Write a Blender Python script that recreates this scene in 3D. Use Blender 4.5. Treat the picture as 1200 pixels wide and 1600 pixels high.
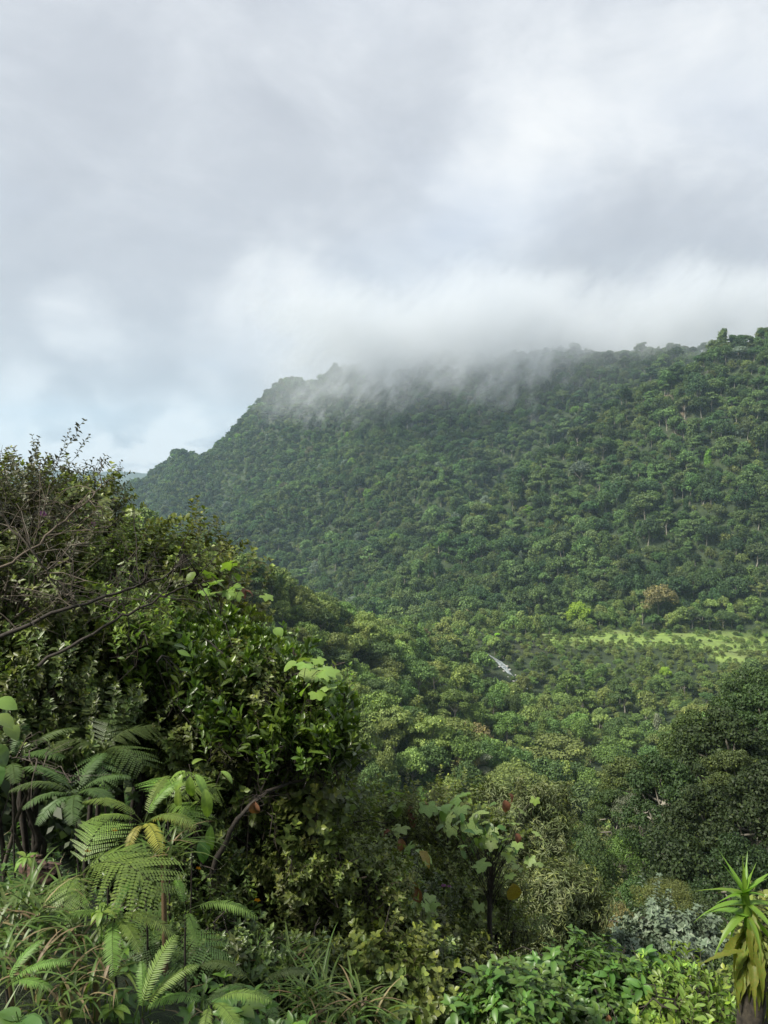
import bpy, math, random
import numpy as np
from mathutils import Vector, Matrix, Euler
R = math.radians
random.seed(7)
rng = np.random.default_rng(7)
for o in list(bpy.data.objects):
    bpy.data.objects.remove(o)
S = bpy.context.scene
COL = S.collection

# ------------------------------------------------------------------ camera
PITCH = -math.atan(80 / 1200)
cd = bpy.data.cameras.new('camera'); cam = bpy.data.objects.new('camera', cd); COL.objects.link(cam)
cd.sensor_fit = 'HORIZONTAL'; cd.sensor_width = 36; cd.lens = 36
cd.clip_start = .05; cd.clip_end = 40000
cam.location = (0, 0, 0); cam.rotation_euler = (R(90) + PITCH, 0, 0)
S.camera = cam
S.view_settings.view_transform = 'Standard'; S.view_settings.look = 'None'
S.view_settings.exposure = 2.35; S.view_settings.gamma = 1; S.view_settings.use_curve_mapping = False
S.render.engine = 'CYCLES'
S.cycles.use_denoising = True
S.cycles.max_bounces = 8; S.cycles.diffuse_bounces = 3; S.cycles.glossy_bounces = 2
S.cycles.transmission_bounces = 4; S.cycles.volume_bounces = 5; S.cycles.transparent_max_bounces = 8
S.cycles.volume_step_rate = 1.0; S.cycles.volume_max_steps = 256
S.cycles.caustics_reflective = False; S.cycles.caustics_refractive = False

def raydir(px, py):
    """direction through a pixel of the 1200x1600 photograph, scaled so that its y component is 1"""
    u, v = (px - 600) / 1200, (800 - py) / 1200
    c, s = math.cos(PITCH), math.sin(PITCH)
    y, z = c - v * s, s + v * c
    return Vector((u / y, 1, z / y))
def W(px, py, D): return raydir(px, py) * D
def project(x, y, z):
    c, s = math.cos(PITCH), math.sin(PITCH)
    d = y * c + z * s; h = -y * s + z * c
    return 600 + 1200 * x / d, 800 - 1200 * h / d

SUN_EL, SUN_AZ = R(47), R(-116)      # azimuth measured from +Y towards +X : from the left and a little behind
# ------------------------------------------------------------------ world
wd = bpy.data.worlds.new('World'); S.world = wd; wd.use_nodes = True
nt = wd.node_tree; nt.nodes.clear()
class NT:
    def __init__(s, t): s.t = t
    def n(s, typ, **kw):
        nd = s.t.nodes.new(typ)
        for k, v in kw.items():
            if k.startswith('i_'):
                k = k[2:]; nd.inputs[int(k) if k.isdigit() else k.replace('_', ' ')].default_value = v
            else: setattr(nd, k, v)
        return nd
    def l(s, a, b): s.t.links.new(a, b)
    def math(s, op, a, b=None, c=None, clamp=False):
        nd = s.n('ShaderNodeMath', operation=op, use_clamp=clamp)
        for i, v in enumerate((a, b, c)):
            if v is None: continue
            if isinstance(v, (int, float)): nd.inputs[i].default_value = v
            else: s.l(v, nd.inputs[i])
        return nd.outputs[0]
    def vmath(s, op, a, b=None, scale=None):
        nd = s.n('ShaderNodeVectorMath', operation=op)
        for i, v in enumerate((a, b)):
            if v is None: continue
            if isinstance(v, (tuple, list, Vector)): nd.inputs[i].default_value = v
            else: s.l(v, nd.inputs[i])
        if scale is not None: nd.inputs['Scale'].default_value = scale
        return nd.outputs['Value'] if op in ('DOT_PRODUCT', 'LENGTH') else nd.outputs[0]
    def noise(s, vec, scale, detail=4, rough=.5, dist=0., out=0, dim='3D'):
        nd = s.n('ShaderNodeTexNoise', noise_dimensions=dim)
        nd.inputs['Scale'].default_value = scale; nd.inputs['Detail'].default_value = detail
        nd.inputs['Roughness'].default_value = rough; nd.inputs['Distortion'].default_value = dist
        if vec is not None: s.l(vec, nd.inputs['Vector'])
        return nd.outputs[out]
    def maprange(s, v, a, b, c=0., d=1., smooth=False):
        nd = s.n('ShaderNodeMapRange', interpolation_type='SMOOTHSTEP' if smooth else 'LINEAR')
        s.l(v, nd.inputs[0])
        for i, x in enumerate((a, b, c, d)): nd.inputs[i + 1].default_value = x
        return nd.outputs[0]
    def ramp(s, v, stops):
        nd = s.n('ShaderNodeValToRGB'); cr = nd.color_ramp
        while len(cr.elements) < len(stops): cr.elements.new(.5)
        for e, (p, c) in zip(cr.elements, stops): e.position = p; e.color = (*c, 1)
        s.l(v, nd.inputs[0]); return nd.outputs[0]
    def mix(s, f, a, b, blend='MIX'):
        nd = s.n('ShaderNodeMix', data_type='RGBA', blend_type=blend)
        for i, v in ((0, f), (6, a), (7, b)):
            if isinstance(v, (int, float)): nd.inputs[i].default_value = v
            elif isinstance(v, (tuple, list)): nd.inputs[i].default_value = (*v[:3], 1)
            else: s.l(v, nd.inputs[i])
        return nd.outputs[2]
w = NT(nt)
sky = w.n('ShaderNodeTexSky', sky_type='NISHITA', sun_disc=False)
sky.sun_elevation = SUN_EL; sky.sun_rotation = SUN_AZ; sky.altitude = 1500; sky.air_density = 1; sky.dust_density = 1
tc = w.n('ShaderNodeTexCoord').outputs['Generated']
dirn = w.vmath('NORMALIZE', tc)
wob = w.vmath('SUBTRACT', w.noise(dirn, 4.5, 5, .55, out=1), (.5, .5, .5))
dw = w.vmath('NORMALIZE', w.vmath('ADD', dirn, w.vmath('SCALE', wob, scale=.22)))
sep = w.n('ShaderNodeSeparateXYZ'); w.l(dirn, sep.inputs[0])
zz = w.math('ADD', w.math('MAXIMUM', sep.outputs[2], 0.0), .22)
comb = w.n('ShaderNodeCombineXYZ')
w.l(w.math('DIVIDE', sep.outputs[0], zz), comb.inputs[0]); w.l(w.math('DIVIDE', sep.outputs[1], zz), comb.inputs[1])
pl = comb.outputs[0]
n1 = w.noise(pl, .9, 6, .52, .35)
n2 = w.noise(w.vmath('MULTIPLY', dirn, (1, 1, 1.8)), 5.5, 9, .66, .35)
lowm = w.maprange(sep.outputs[2], .015, .075, 1, 0, True)
n3 = w.noise(w.vmath('MULTIPLY', dirn, (1, 1, 1.7)), 17, 7, .62, .4)
v = w.math('ADD', w.math('MULTIPLY', n1, .42), w.math('MULTIPLY', n2, .85))
# soft brighter and darker masses of the cloud deck, fixed directions of the sky
def blob(px, py, rad, amp, prev):
    d = raydir(px, py).normalized()
    c = w.vmath('DOT_PRODUCT', dw, tuple(d))
    return w.math('ADD', prev, w.maprange(c, math.cos(rad), 1.0, 0, amp, True))
BL_ = 1.5
for b in [(560, 440, .10, .09), (640, 385, .09, .12), (740, 330, .12, .14), (860, 240, .14, .12), (1085, 150, .13, .16), (1000, 60, .22, .10), (860, 215, .06, .05),
          (550, 260, .22, -.10), (260, 330, .25, -.04), (1000, 400, .18, -.13), (760, 500, .22, -.13), (1100, 500, .15, -.08), (1180, 330, .1, .08), (560, 470, .06, -.06),
          (130, 497, .06, .20), (300, 520, .08, .14), (430, 495, .10, .18), (520, 515, .06, .08), (250, 580, .15, -.08), (70, 590, .14, -.05),
          (60, 700, .10, .30), (180, 700, .10, .30), (270, 660, .08, .20), (120, 640, .045, -.30), (190, 652, .035, -.25), (620, 60, .3, .05), (60, 100, .3, -.02), (450, 90, .2, .03), (700, 130, .15, -.05)]:
    v = blob(b[0], b[1], b[2], b[3] * BL_, v)
v = w.math('ADD', v, -.13)
v = w.math('ADD', v, w.math('MULTIPLY', lowm, w.math('MULTIPLY_ADD', n3, 3.4, -1.50)))
cloud = w.ramp(v, [(.12, (2.02, 2.15, 2.40)), (.40, (2.38, 2.52, 2.76)), (.58, (2.74, 2.88, 3.10)), (.76, (3.24, 3.37, 3.54)), (.98, (3.85, 3.92, 3.98))])
# thin places let some blue through
thin = w.maprange(w.noise(pl, .7, 3, .5, .2), .48, .70, 0, .45, True)
blue = w.vmath('ADD', w.vmath('SCALE', sky.outputs[0], scale=.18), (2.0, 2.2, 2.55))
fin = w.mix(thin, cloud, blue)
bg = w.n('ShaderNodeBackground'); w.l(fin, bg.inputs[0]); bg.inputs[1].default_value = .05
wo = w.n('ShaderNodeOutputWorld'); w.l(bg.outputs[0], wo.inputs[0])
# ------------------------------------------------------------------ sun
sd = bpy.data.lights.new('sun', 'SUN'); sd.energy = 1.5; sd.angle = R(12); sd.color = (1, .94, .82)
so = bpy.data.objects.new('sun', sd); COL.objects.link(so)
sv = Vector((math.sin(SUN_AZ) * math.cos(SUN_EL), math.cos(SUN_AZ) * math.cos(SUN_EL), math.sin(SUN_EL)))
so.rotation_euler = sv.to_track_quat('Z', 'Y').to_euler()

# ------------------------------------------------------------------ materials
def new_mat(name):
    m = bpy.data.materials.new(name); m.use_nodes = True; m.node_tree.nodes.clear()
    return m, NT(m.node_tree)
def leaf_mat(name, base=None, rough=.5, transl=.25, var=.55, young=(1.5, 1.35, .6), spec=.5, objvar=.25, blotch=None):
    """base None: the colour comes from the tint carried by each tree or each forest point"""
    m, t = new_mat(name)
    if base is None:
        a = t.n('ShaderNodeAttribute', attribute_type='INSTANCER', attribute_name='tint').outputs['Color']
    else:
        a = t.n('ShaderNodeRGB').outputs[0]; a.default_value = (*base, 1)
    sh = t.n('ShaderNodeAttribute', attribute_type='GEOMETRY', attribute_name='shade').outputs['Fac']
    k = t.maprange(sh, 0, 1, 1 - var, 1 + var)
    a = t.vmath('MULTIPLY', a, t.vmath('SCALE', (1, 1, 1)) if False else t.n('ShaderNodeCombineXYZ').outputs[0])
    mul = t.t.nodes[-1] if False else None
    comb = [n for n in t.t.nodes if n.type == 'COMBXYZ'][-1]
    for i in range(3): t.l(k, comb.inputs[i])
    yf = t.maprange(sh, .72, 1, 0, .8)
    c = t.mix(yf, a, t.vmath('MULTIPLY', a, young))
    oi = t.n('ShaderNodeObjectInfo').outputs['Random']
    hs = t.n('ShaderNodeHueSaturation'); t.l(c, hs.inputs['Color'])
    t.l(t.maprange(oi, 0, 1, .5 - .03 * objvar * 4, .5 + .02 * objvar * 4), hs.inputs['Hue'])
    t.l(t.maprange(oi, 0, 1, 1 - objvar, 1 + objvar), hs.inputs['Value'])
    c = hs.outputs[0]
    if blotch:
        g = t.n('ShaderNodeTexCoord').outputs['Object']
        c = t.mix(t.maprange(t.noise(g, 22, 4, .6), .46, .6, 0, .85), c, blotch)
    p = t.n('ShaderNodeBsdfPrincipled'); t.l(c, p.inputs['Base Color'])
    p.inputs['Roughness'].default_value = rough; p.inputs['Specular IOR Level'].default_value = spec
    tr = t.n('ShaderNodeBsdfTranslucent'); t.l(t.vmath('MULTIPLY', c, (1.5, 1.6, .7)), tr.inputs[0])
    mx = t.n('ShaderNodeMixShader'); mx.inputs[0].default_value = transl
    t.l(p.outputs[0], mx.inputs[1]); t.l(tr.outputs[0], mx.inputs[2])
    o = t.n('ShaderNodeOutputMaterial'); t.l(mx.outputs[0], o.inputs[0])
    return m
def bark_mat(name, c1, c2, scale=20, rough=.85):
    m, t = new_mat(name)
    g = t.n('ShaderNodeTexCoord').outputs['Object']
    c = t.mix(t.maprange(t.noise(g, scale, 5, .65), .35, .65), c1, c2)
    p = t.n('ShaderNodeBsdfPrincipled'); t.l(c, p.inputs['Base Color']); p.inputs['Roughness'].default_value = rough
    bp = t.n('ShaderNodeBump'); bp.inputs['Strength'].default_value = .6; t.l(t.noise(g, scale * 2, 5, .6), bp.inputs['Height'])
    t.l(bp.outputs[0], p.inputs['Normal'])
    o = t.n('ShaderNodeOutputMaterial'); t.l(p.outputs[0], o.inputs[0]); return m
M = {}
M['tree_leaf'] = leaf_mat('tree_leaf', None, .6, .18, .45, spec=.3, objvar=.16)
M['tree_bark'] = bark_mat('tree_bark', (.30, .28, .23), (.12, .11, .085), .8)
M['dark_bark'] = bark_mat('dark_bark', (.045, .036, .028), (.015, .013, .01), 30)
M['twig_bark'] = bark_mat('twig_bark', (.14, .11, .08), (.05, .04, .03), 25)
M['pale_twig'] = bark_mat('pale_twig', (.15, .125, .095), (.05, .042, .033), 25)
M['glossy'] = leaf_mat('glossy_leaf', (.080, .135, .024), .33, .25, .5, spec=.6, objvar=.15)
M['small'] = leaf_mat('small_leaf', (.125, .165, .042), .45, .25, .55, objvar=.22)
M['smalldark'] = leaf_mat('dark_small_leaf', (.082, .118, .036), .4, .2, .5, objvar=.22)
M['purple'] = leaf_mat('purplish_leaf', (.078, .085, .042), .5, .2, .5, young=(1.3, .9, 1.0), objvar=.2)
M['narrow'] = leaf_mat('narrow_leaf', (.12, .15, .06), .55, .2, .5, objvar=.15)
M['herb'] = leaf_mat('herb_leaf', (.070, .14, .03), .42, .3, .45, objvar=.2)
M['silver'] = leaf_mat('silver_leaf', (.115, .155, .10), .5, .15, .4, young=(1.2, 1.2, 1.1), objvar=.1)
M['lime'] = leaf_mat('lime_leaf', (.17, .27, .055), .45, .35, .35, objvar=.15)
M['limeblotch'] = leaf_mat('mottled_pale_leaf', (.215, .31, .085), .5, .3, .3, objvar=.15, blotch=(.15, .22, .06))
M['rust'] = leaf_mat('rusty_leaf', (.19, .10, .055), .6, .2, .4, young=(1.2, 1.1, 1), objvar=.2, blotch=(.20, .08, .04))
M['brownyellow'] = leaf_mat('browning_leaf', (.26, .20, .03), .5, .3, .3, objvar=.2, blotch=(.16, .09, .02))
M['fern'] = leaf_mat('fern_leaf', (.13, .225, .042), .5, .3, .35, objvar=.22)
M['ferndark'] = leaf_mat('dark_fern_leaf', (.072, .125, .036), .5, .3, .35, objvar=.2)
M['fernyellow'] = leaf_mat('yellowed_fern', (.28, .27, .05), .5, .3, .35, objvar=.2)
M['grass'] = leaf_mat('grass_blade', (.085, .14, .03), .45, .3, .5, objvar=.2)
M['straw'] = leaf_mat('dry_grass', (.18, .14, .07), .6, .2, .5, objvar=.2)
M['rosette'] = leaf_mat('rosette_leaf', (.15, .27, .035), .4, .4, .3, objvar=.12)
M['rosetteold'] = leaf_mat('old_rosette_leaf', (.14, .19, .025), .5, .4, .3, objvar=.12, blotch=(.19, .18, .03))
M['violet'] = leaf_mat('violet_petal', (.30, .12, .45), .5, .3, .2, young=(1, 1, 1), objvar=.1)
M['orange'] = leaf_mat('orange_petal', (.65, .30, .03), .5, .3, .2, young=(1, 1, 1), objvar=.1)

# terrain: dark soil and low herbs, grass where the land is open
def ground_mat():
    m, t = new_mat('forest_ground')
    g = t.n('ShaderNodeTexCoord').outputs['Object']
    c = t.mix(t.maprange(t.noise(g, .25, 8, .65), .4, .62), (.016, .030, .010), (.035, .055, .016))
    c = t.mix(t.maprange(t.noise(g, .03, 4, .6), .55, .7, 0, .5), c, (.035, .034, .018))
    a = t.n('ShaderNodeAttribute', attribute_type='GEOMETRY', attribute_name='open').outputs['Fac']
    gr = t.mix(t.maprange(t.noise(g, .16, 7, .75), .38, .62), (.23, .33, .065), (.13, .20, .042))
    gr = t.mix(t.maprange(t.noise(g, .05, 6, .65), .45, .62, 0, .8), gr, (.14, .17, .055))
    c = t.mix(t.maprange(a, .35, .6), c, gr)
    sl = t.n('ShaderNodeAttribute', attribute_type='GEOMETRY', attribute_name='scar').outputs['Fac']
    c = t.mix(sl, c, (.17, .11, .08))
    p = t.n('ShaderNodeBsdfPrincipled'); t.l(c, p.inputs['Base Color']); p.inputs['Roughness'].default_value = .9
    bp = t.n('ShaderNodeBump'); bp.inputs['Strength'].default_value = .8; bp.inputs['Distance'].default_value = .5
    t.l(t.noise(g, 1.5, 8, .7), bp.inputs['Height']); t.l(bp.outputs[0], p.inputs['Normal'])
    o = t.n('ShaderNodeOutputMaterial'); t.l(p.outputs[0], o.inputs[0]); return m
M['ground'] = ground_mat()

# ------------------------------------------------------------------ mesh helpers (quads only)
class Geo:
    def __init__(s): s.V = []; s.F = []; s.Mi = []; s.S = []; s.n = 0
    def add(s, V, F, mi=0, sh=.5):
        V = np.asarray(V, float).reshape(-1, 3); F = np.asarray(F, int).reshape(-1, 4)
        s.V.append(V); s.F.append(F + s.n); s.n += len(V)
        s.Mi.append(np.full(len(F), mi) if np.isscalar(mi) else np.asarray(mi))
        s.S.append(np.full(len(V), sh) if np.isscalar(sh) else np.asarray(sh))
        return s
    def arr(s): return np.vstack(s.V), np.vstack(s.F), np.concatenate(s.Mi), np.concatenate(s.S)
    def mesh(s, name, mats, smooth=False):
        V, F, Mi, Sh = s.arr()
        me = bpy.data.meshes.new(name)
        me.vertices.add(len(V)); me.vertices.foreach_set('co', V.ravel().astype(np.float32))
        me.loops.add(F.size); me.loops.foreach_set('vertex_index', F.ravel().astype(np.int32))
        me.polygons.add(len(F)); me.polygons.foreach_set('loop_start', np.arange(0, F.size, 4, dtype=np.int32))
        try: me.polygons.foreach_set('loop_total', np.full(len(F), 4, dtype=np.int32))
        except Exception: pass
        for mm in mats: me.materials.append(mm)
        me.polygons.foreach_set('material_index', Mi.astype(np.int32))
        if smooth: me.polygons.foreach_set('use_smooth', np.ones(len(F), dtype=bool))
        at = me.attributes.new('shade', 'FLOAT', 'POINT'); at.data.foreach_set('value', Sh.astype(np.float32))
        me.update(calc_edges=True)
        return me
def rep(tmpl, Mx, P, jit=.0):
    """copies of a template (V,F,Mi,S) under matrices Mx (N,3,3) and positions P"""
    V, F, Mi, Sh = tmpl
    N = len(P); k = len(V)
    VV = np.einsum('nij,kj->nki', Mx, V) + P[:, None, :]
    FF = F[None] + (np.arange(N) * k)[:, None, None]
    SS = np.tile(Sh, (N, 1)) + (rng.uniform(-jit, jit, N)[:, None] if jit else 0)
    g = Geo(); g.V = [VV.reshape(-1, 3)]; g.F = [FF.reshape(-1, 4)]; g.Mi = [np.tile(Mi, N)]; g.S = [np.clip(SS, 0, 1).ravel()]; g.n = N * k
    return g
def join(geos):
    g = Geo()
    for q in geos:
        V, F, Mi, Sh = q.arr(); g.add(V, F, Mi, Sh)
    return g
def norm(a): return a / np.maximum(np.linalg.norm(a, axis=-1, keepdims=True), 1e-9)
def frames(yv, zv):
    """matrices whose y axis is yv and whose z axis is about zv"""
    y = norm(yv); x = norm(np.cross(y, zv)); z = np.cross(x, y)
    return np.stack([x, y, z], -1)
def tube(g, pts, r0, r1=None, sides=5, mi=0, sh=.5):
    pts = np.asarray(pts, float); n = len(pts); r1 = r0 if r1 is None else r1
    rad = np.linspace(r0, r1, n)
    tg = norm(np.gradient(pts, axis=0))
    ref = np.array([.3, .2, 1.]) if abs(tg[0][2]) < .9 else np.array([1., .1, 0])
    a = norm(np.cross(tg, ref)); b = np.cross(tg, a)
    th = np.arange(sides) / sides * 2 * math.pi
    V = pts[:, None] + rad[:, None, None] * (a[:, None] * np.cos(th)[None, :, None] + b[:, None] * np.sin(th)[None, :, None])
    i = np.arange(n - 1)[:, None] * sides; j = np.arange(sides)[None]
    j2 = (j + 1) % sides
    F = np.stack([i + j, i + j2, i + sides + j2, i + sides + j], -1).reshape(-1, 4)
    g.add(V.reshape(-1, 3), F, mi, sh)
def curve(a, b, sag=0., n=6, wob=.0, r=None):
    r = r or rng
    t = np.linspace(0, 1, n)[:, None]
    p = np.asarray(a) * (1 - t) + np.asarray(b) * t
    p[:, 2] += sag * np.sin(t[:, 0] * math.pi)
    if wob: p[1:-1] += r.normal(0, wob, (n - 2, 3))
    return p

# leaf templates: base at the origin, growing along +Y, face up +Z
KITE = (np.array([[0, 0, 0], [-.27, .5, .10], [0, 1, -.06], [.27, .5, .10]]), np.array([[0, 1, 2, 3]]), np.array([0]), np.full(4, .5))
def leaf6(wd, widest=.5, fold=.12, droop=.1, mi=1):
    V = np.array([[0, 0, 0], [-wd * .8, widest - .22, fold * .8], [-wd, widest + .1, fold], [0, 1, -droop], [wd, widest + .1, fold], [wd * .8, widest - .22, fold * .8]])
    return (V, np.array([[0, 1, 2, 3], [0, 3, 4, 5]]), np.array([mi, mi]), np.full(6, .5))
def blade(L, Wd, prof, seg=8, fold=.15, curl=.3, wavy=0., mi=0, r=rng, teeth=0, veins=False):
    """a large leaf: a grid of seg x 4 quads following a width profile, folded at the midrib and curled down"""
    g = Geo(); t = np.linspace(0, 1, seg + 1)
    wv = np.array([prof(x) for x in t]) * Wd
    if teeth: wv = wv * (1 + .16 * np.where(np.arange(seg + 1) % 2 == 0, 1, -1))
    cols = np.array([-1, -.5, 0, .5, 1])
    ang = -curl * t; yy = np.concatenate([[0], np.cumsum(np.cos((ang[1:] + ang[:-1]) / 2) * L / seg)]); zz_ = np.concatenate([[0], np.cumsum(np.sin((ang[1:] + ang[:-1]) / 2) * L / seg)])
    V = np.zeros((seg + 1, 5, 3))
    V[:, :, 0] = wv[:, None] * cols[None]; V[:, :, 1] = yy[:, None]
    V[:, :, 2] = zz_[:, None] + fold * np.abs(V[:, :, 0]) + (wavy * L * r.normal(0, 1, (seg + 1, 5)) * np.abs(cols)[None])
    i = np.arange(seg)[:, None] * 5; j = np.arange(4)[None]
    F = np.stack([i + j, i + j + 1, i + j + 6, i + j + 5], -1).reshape(-1, 4)
    sh = np.full((seg + 1, 5), .5); sh[:, 2] = .8 if veins else .5
    if veins: sh[:, 1] = np.where(np.arange(seg + 1) % 2 == 0, .3, .6); sh[:, 3] = sh[:, 1]
    g.add(V.reshape(-1, 3), F, mi, sh.ravel()); return g
def leaf_fine(wd, prof, seg=5, fold=.12, droop=.15, mi=1):
    t = np.linspace(0, 1, seg + 1); w_ = np.array([prof(x) for x in t]) * wd
    V = np.zeros((seg + 1, 3, 3)); V[:, :, 0] = w_[:, None] * np.array([-1, 0, 1]); V[:, :, 1] = t[:, None]
    V[:, :, 2] = -droop * t[:, None] ** 2 + fold * w_[:, None] / wd * np.array([1, 0, 1]) * .8
    i = np.arange(seg)[:, None] * 3; j = np.arange(2)[None]
    F = np.stack([i + j, i + j + 1, i + j + 4, i + j + 3], -1).reshape(-1, 4)
    sh = np.tile([.46, .6, .46], seg + 1)
    return (V.reshape(-1, 3), F, np.full(len(F), mi), sh)
OVAL = lambda t: max(.02, math.sin(math.pi * min(1, t ** .85)) ** .75)
LANCE = lambda t: max(.02, (1 - t) ** .8 * min(1, t * 5 + .25))
def lobed(L, lobes=5, mi=0, r=rng, dent=.28):
    """palmately lobed leaf as a fan, stalk end at the origin"""
    n = lobes * 6; g = Geo()
    a = np.linspace(-.83 * math.pi, .83 * math.pi, n + 1)
    rad = (1 - dent * (.5 - .5 * np.cos(a / .83 * lobes)) ** 1.0)
    rad *= .6 + .4 * np.cos(a / 2)
    rad *= 1 + r.normal(0, .035, n + 1)
    P = np.stack([np.sin(a) * rad, .25 + np.cos(a) * rad, -.22 * rad ** 2 + r.normal(0, .03, n + 1)], -1) * L / 1.25
    V = np.vstack([[0, .25 * L / 1.25, 0], P])
    F = [[0, 1 + i, 2 + i, 3 + i] for i in range(0, n, 2)]
    sh = np.concatenate([[.8], np.where(np.arange(n + 1) % 2, .45, .6)])
    g.add(V, F, mi, sh); return g

def obj(name, me, parent=None, loc=None, mat=None):
    o = bpy.data.objects.new(name, me); COL.objects.link(o)
    if parent: o.parent = parent
    if mat is not None: o.matrix_local = mat
    elif loc is not None: o.location = loc
    return o
def thing(name, label, cat, loc, group=None, rotz=0):
    o = bpy.data.objects.new(name, None); COL.objects.link(o); o.empty_display_size = .2
    o.location = loc; o.rotation_euler = (0, 0, rotz); o['label'] = label; o['category'] = cat
    if group: o['group'] = group
    return o

# ------------------------------------------------------------------ terrain
def vnoise(x, y, seed):
    r_ = np.random.default_rng(seed); tab = r_.uniform(-1, 1, (256, 256))
    xi = np.floor(x).astype(int); yi = np.floor(y).astype(int); fx = x - xi; fy = y - yi
    fx = fx * fx * (3 - 2 * fx); fy = fy * fy * (3 - 2 * fy)
    g = lambda i, j: tab[i % 256, j % 256]
    return (g(xi, yi) * (1 - fx) + g(xi + 1, yi) * fx) * (1 - fy) + (g(xi, yi + 1) * (1 - fx) + g(xi + 1, yi + 1) * fx) * fy
CP = []
def c3(x, y, z): CP.append((x, y, z))
def cc(px, py, D, h=12.):       # canopy seen there at distance D, its trees h tall
    p = W(px, py, D); CP.append((p.x, p.y, p.z - h))
# far mountain, crest
for a in [(190, 738, 1500), (250, 712, 1450), (320, 685, 1400), (350, 650, 1370), (385, 620, 1340), (440, 583, 1290), (500, 567, 1250), (560, 565, 1220), (610, 560, 1190),
          (700, 560, 1130), (800, 548, 1090), (900, 545, 1040), (1000, 543, 1000), (1100, 545, 970), (1250, 555, 940), (1400, 560, 930)]:
    cc(*a)
    p = W(*a); c3(p.x * 1.1, p.y + 260, p.z - 130); c3(p.x * 1.25, p.y + 700, p.z - 230)
for a in [(120, 775, 1560), (60, 790, 1600)]: cc(*a)
# its face
for a in [(230, 770, 1300), (250, 820, 1150), (330, 760, 1150), (330, 840, 1000), (400, 700, 1130), (400, 800, 930), (470, 640, 1120), (480, 730, 950), (500, 820, 780), (450, 880, 730),
          (560, 640, 1040), (580, 740, 850), (600, 820, 690), (520, 910, 620), (600, 930, 520), (640, 900, 540), (650, 660, 960), (680, 740, 790),
          (760, 640, 920), (850, 610, 900), (950, 600, 870), (1030, 585, 850), (1150, 590, 850)]: cc(*a)
# nearer spur on the right: crest
for a in [(1400, 480, 620), (1200, 518, 620), (1130, 542, 630), (1060, 572, 640), (1000, 605, 645), (930, 642, 650), (850, 692, 655), (780, 745, 640), (710, 800, 610), (660, 850, 580)]:
    cc(*a, 25)
for a in [(1200, 560, 600), (1080, 620, 600), (1200, 640, 570), (1200, 730, 525), (1200, 820, 480), (1200, 900, 448), (1200, 960, 425), (1100, 700, 560), (1100, 850, 480), (1000, 690, 600), (1000, 780, 530),
          (1000, 880, 465), (1000, 950, 432), (900, 740, 600), (900, 830, 520), (900, 910, 460), (900, 960, 428), (800, 800, 590), (800, 880, 500), (800, 950, 440), (720, 880, 520), (720, 955, 425)]: cc(*a)
for a in [(1130, 542, 630), (1060, 572, 640), (1000, 605, 645), (930, 642, 650), (850, 692, 655), (780, 745, 640), (710, 800, 610)]:
    p = W(*a); c3(p.x * 1.10 + 12, p.y * 1.10, p.z - 75)
# valley floor and pasture
for a in [(860, 990, 412), (950, 990, 414), (1100, 990, 414), (1250, 990, 414), (900, 1008, 385), (1050, 1012, 380), (1200, 1020, 375), (1150, 1050, 345), (785, 1041, 352), (750, 985, 400)]: cc(*a, 0)
for a in [(700, 985, 390), (650, 985, 360), (820, 1080, 310), (900, 1060, 335), (1000, 1060, 335), (1000, 1130, 270), (900, 1180, 225), (1100, 1150, 250), (760, 1180, 165), (800, 1130, 235), (720, 1040, 300)]: cc(*a, 7)
# left spur
for a in [(300, 850, 190), (345, 876, 200), (410, 905, 215), (480, 935, 240), (550, 962, 270), (620, 978, 310)]: cc(*a, 9)
for a in [(480, 990, 200), (560, 1030, 205), (500, 1080, 170), (600, 1090, 190), (680, 1100, 210), (600, 1180, 150), (640, 1210, 150), (690, 1170, 160)]: cc(*a, 9)
for a in [(-60, 300, -70), (-100, 400, -85), (-150, 500, -90), (-10, 380, -97), (-90, 260, -46), (-110, 190, -12), (-170, 190, 8), (-200, 400, -60), (-350, 700, -110), (-450, 1000, -150)]: c3(*a)
# slope under the camera
for a in [(0, 0, -1.7), (0, 1.5, -1.9), (1.2, 2.6, -2.7), (-1.2, 2, -1.9), (-2, 4, -2.5), (-3, 3, -1.6), (0, 4, -3.3), (2, 4, -3.6), (-4, 7, -3.6), (0, 8, -6.3), (4, 8, -6.9), (-5, 11, -5.2), (0, 12, -9.8), (6, 12, -10.6), (-9, 12, -5),
          (0, 20, -17.5), (10, 20, -18.2), (-10, 20, -11), (0, 40, -35), (20, 40, -32), (-15, 40, -25), (0, 80, -66), (30, 58, -37), (45, 60, -32), (24, 70, -46), (40, 90, -55), (60, 120, -70), (10, 100, -76), (0, 130, -84), (40, 140, -86),
          (-35, 90, -48), (-25, 130, -70), (-60, 130, -36), (-30, 30, -10), (-70, 60, -8), (-100, 110, 0), (90, 150, -60), (130, 220, -80), (60, 200, -97), (-40, 0, 8), (40, 0, -8), (0, -40, 18), (60, -60, 20), (-80, -80, 50), (100, 40, -20), (200, 200, -60),
          (300, 380, -70), (500, 450, 40), (0, -300, 130), (-400, -200, 150), (400, -200, 80), (-400, 200, 60), (500, 100, 20)]: c3(*a)
for ang in range(0, 360, 20):
    for rr, z in ((2600, -240), (4700, -70)):
        x, y = rr * math.sin(R(ang)), rr * math.cos(R(ang))
        c3(x, y, z + (200 if y < 0 else 0))
CPa = np.array(CP); Xc = CPa[:, :2]
SPUR = []
for a in [(1500, 400, 600), (1350, 445, 612), (1200, 498, 620), (1130, 525, 630), (1060, 562, 640), (1000, 600, 645), (930, 645, 650), (850, 695, 650), (780, 748, 635), (710, 805, 600), (650, 865, 560)]:
    p = W(*a); SPUR.append((p.x, p.y, p.z - 13))
def kern(d): return np.sqrt(d * d + 2.0)
Dm = np.linalg.norm(Xc[:, None] - Xc[None], axis=-1)
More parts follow.
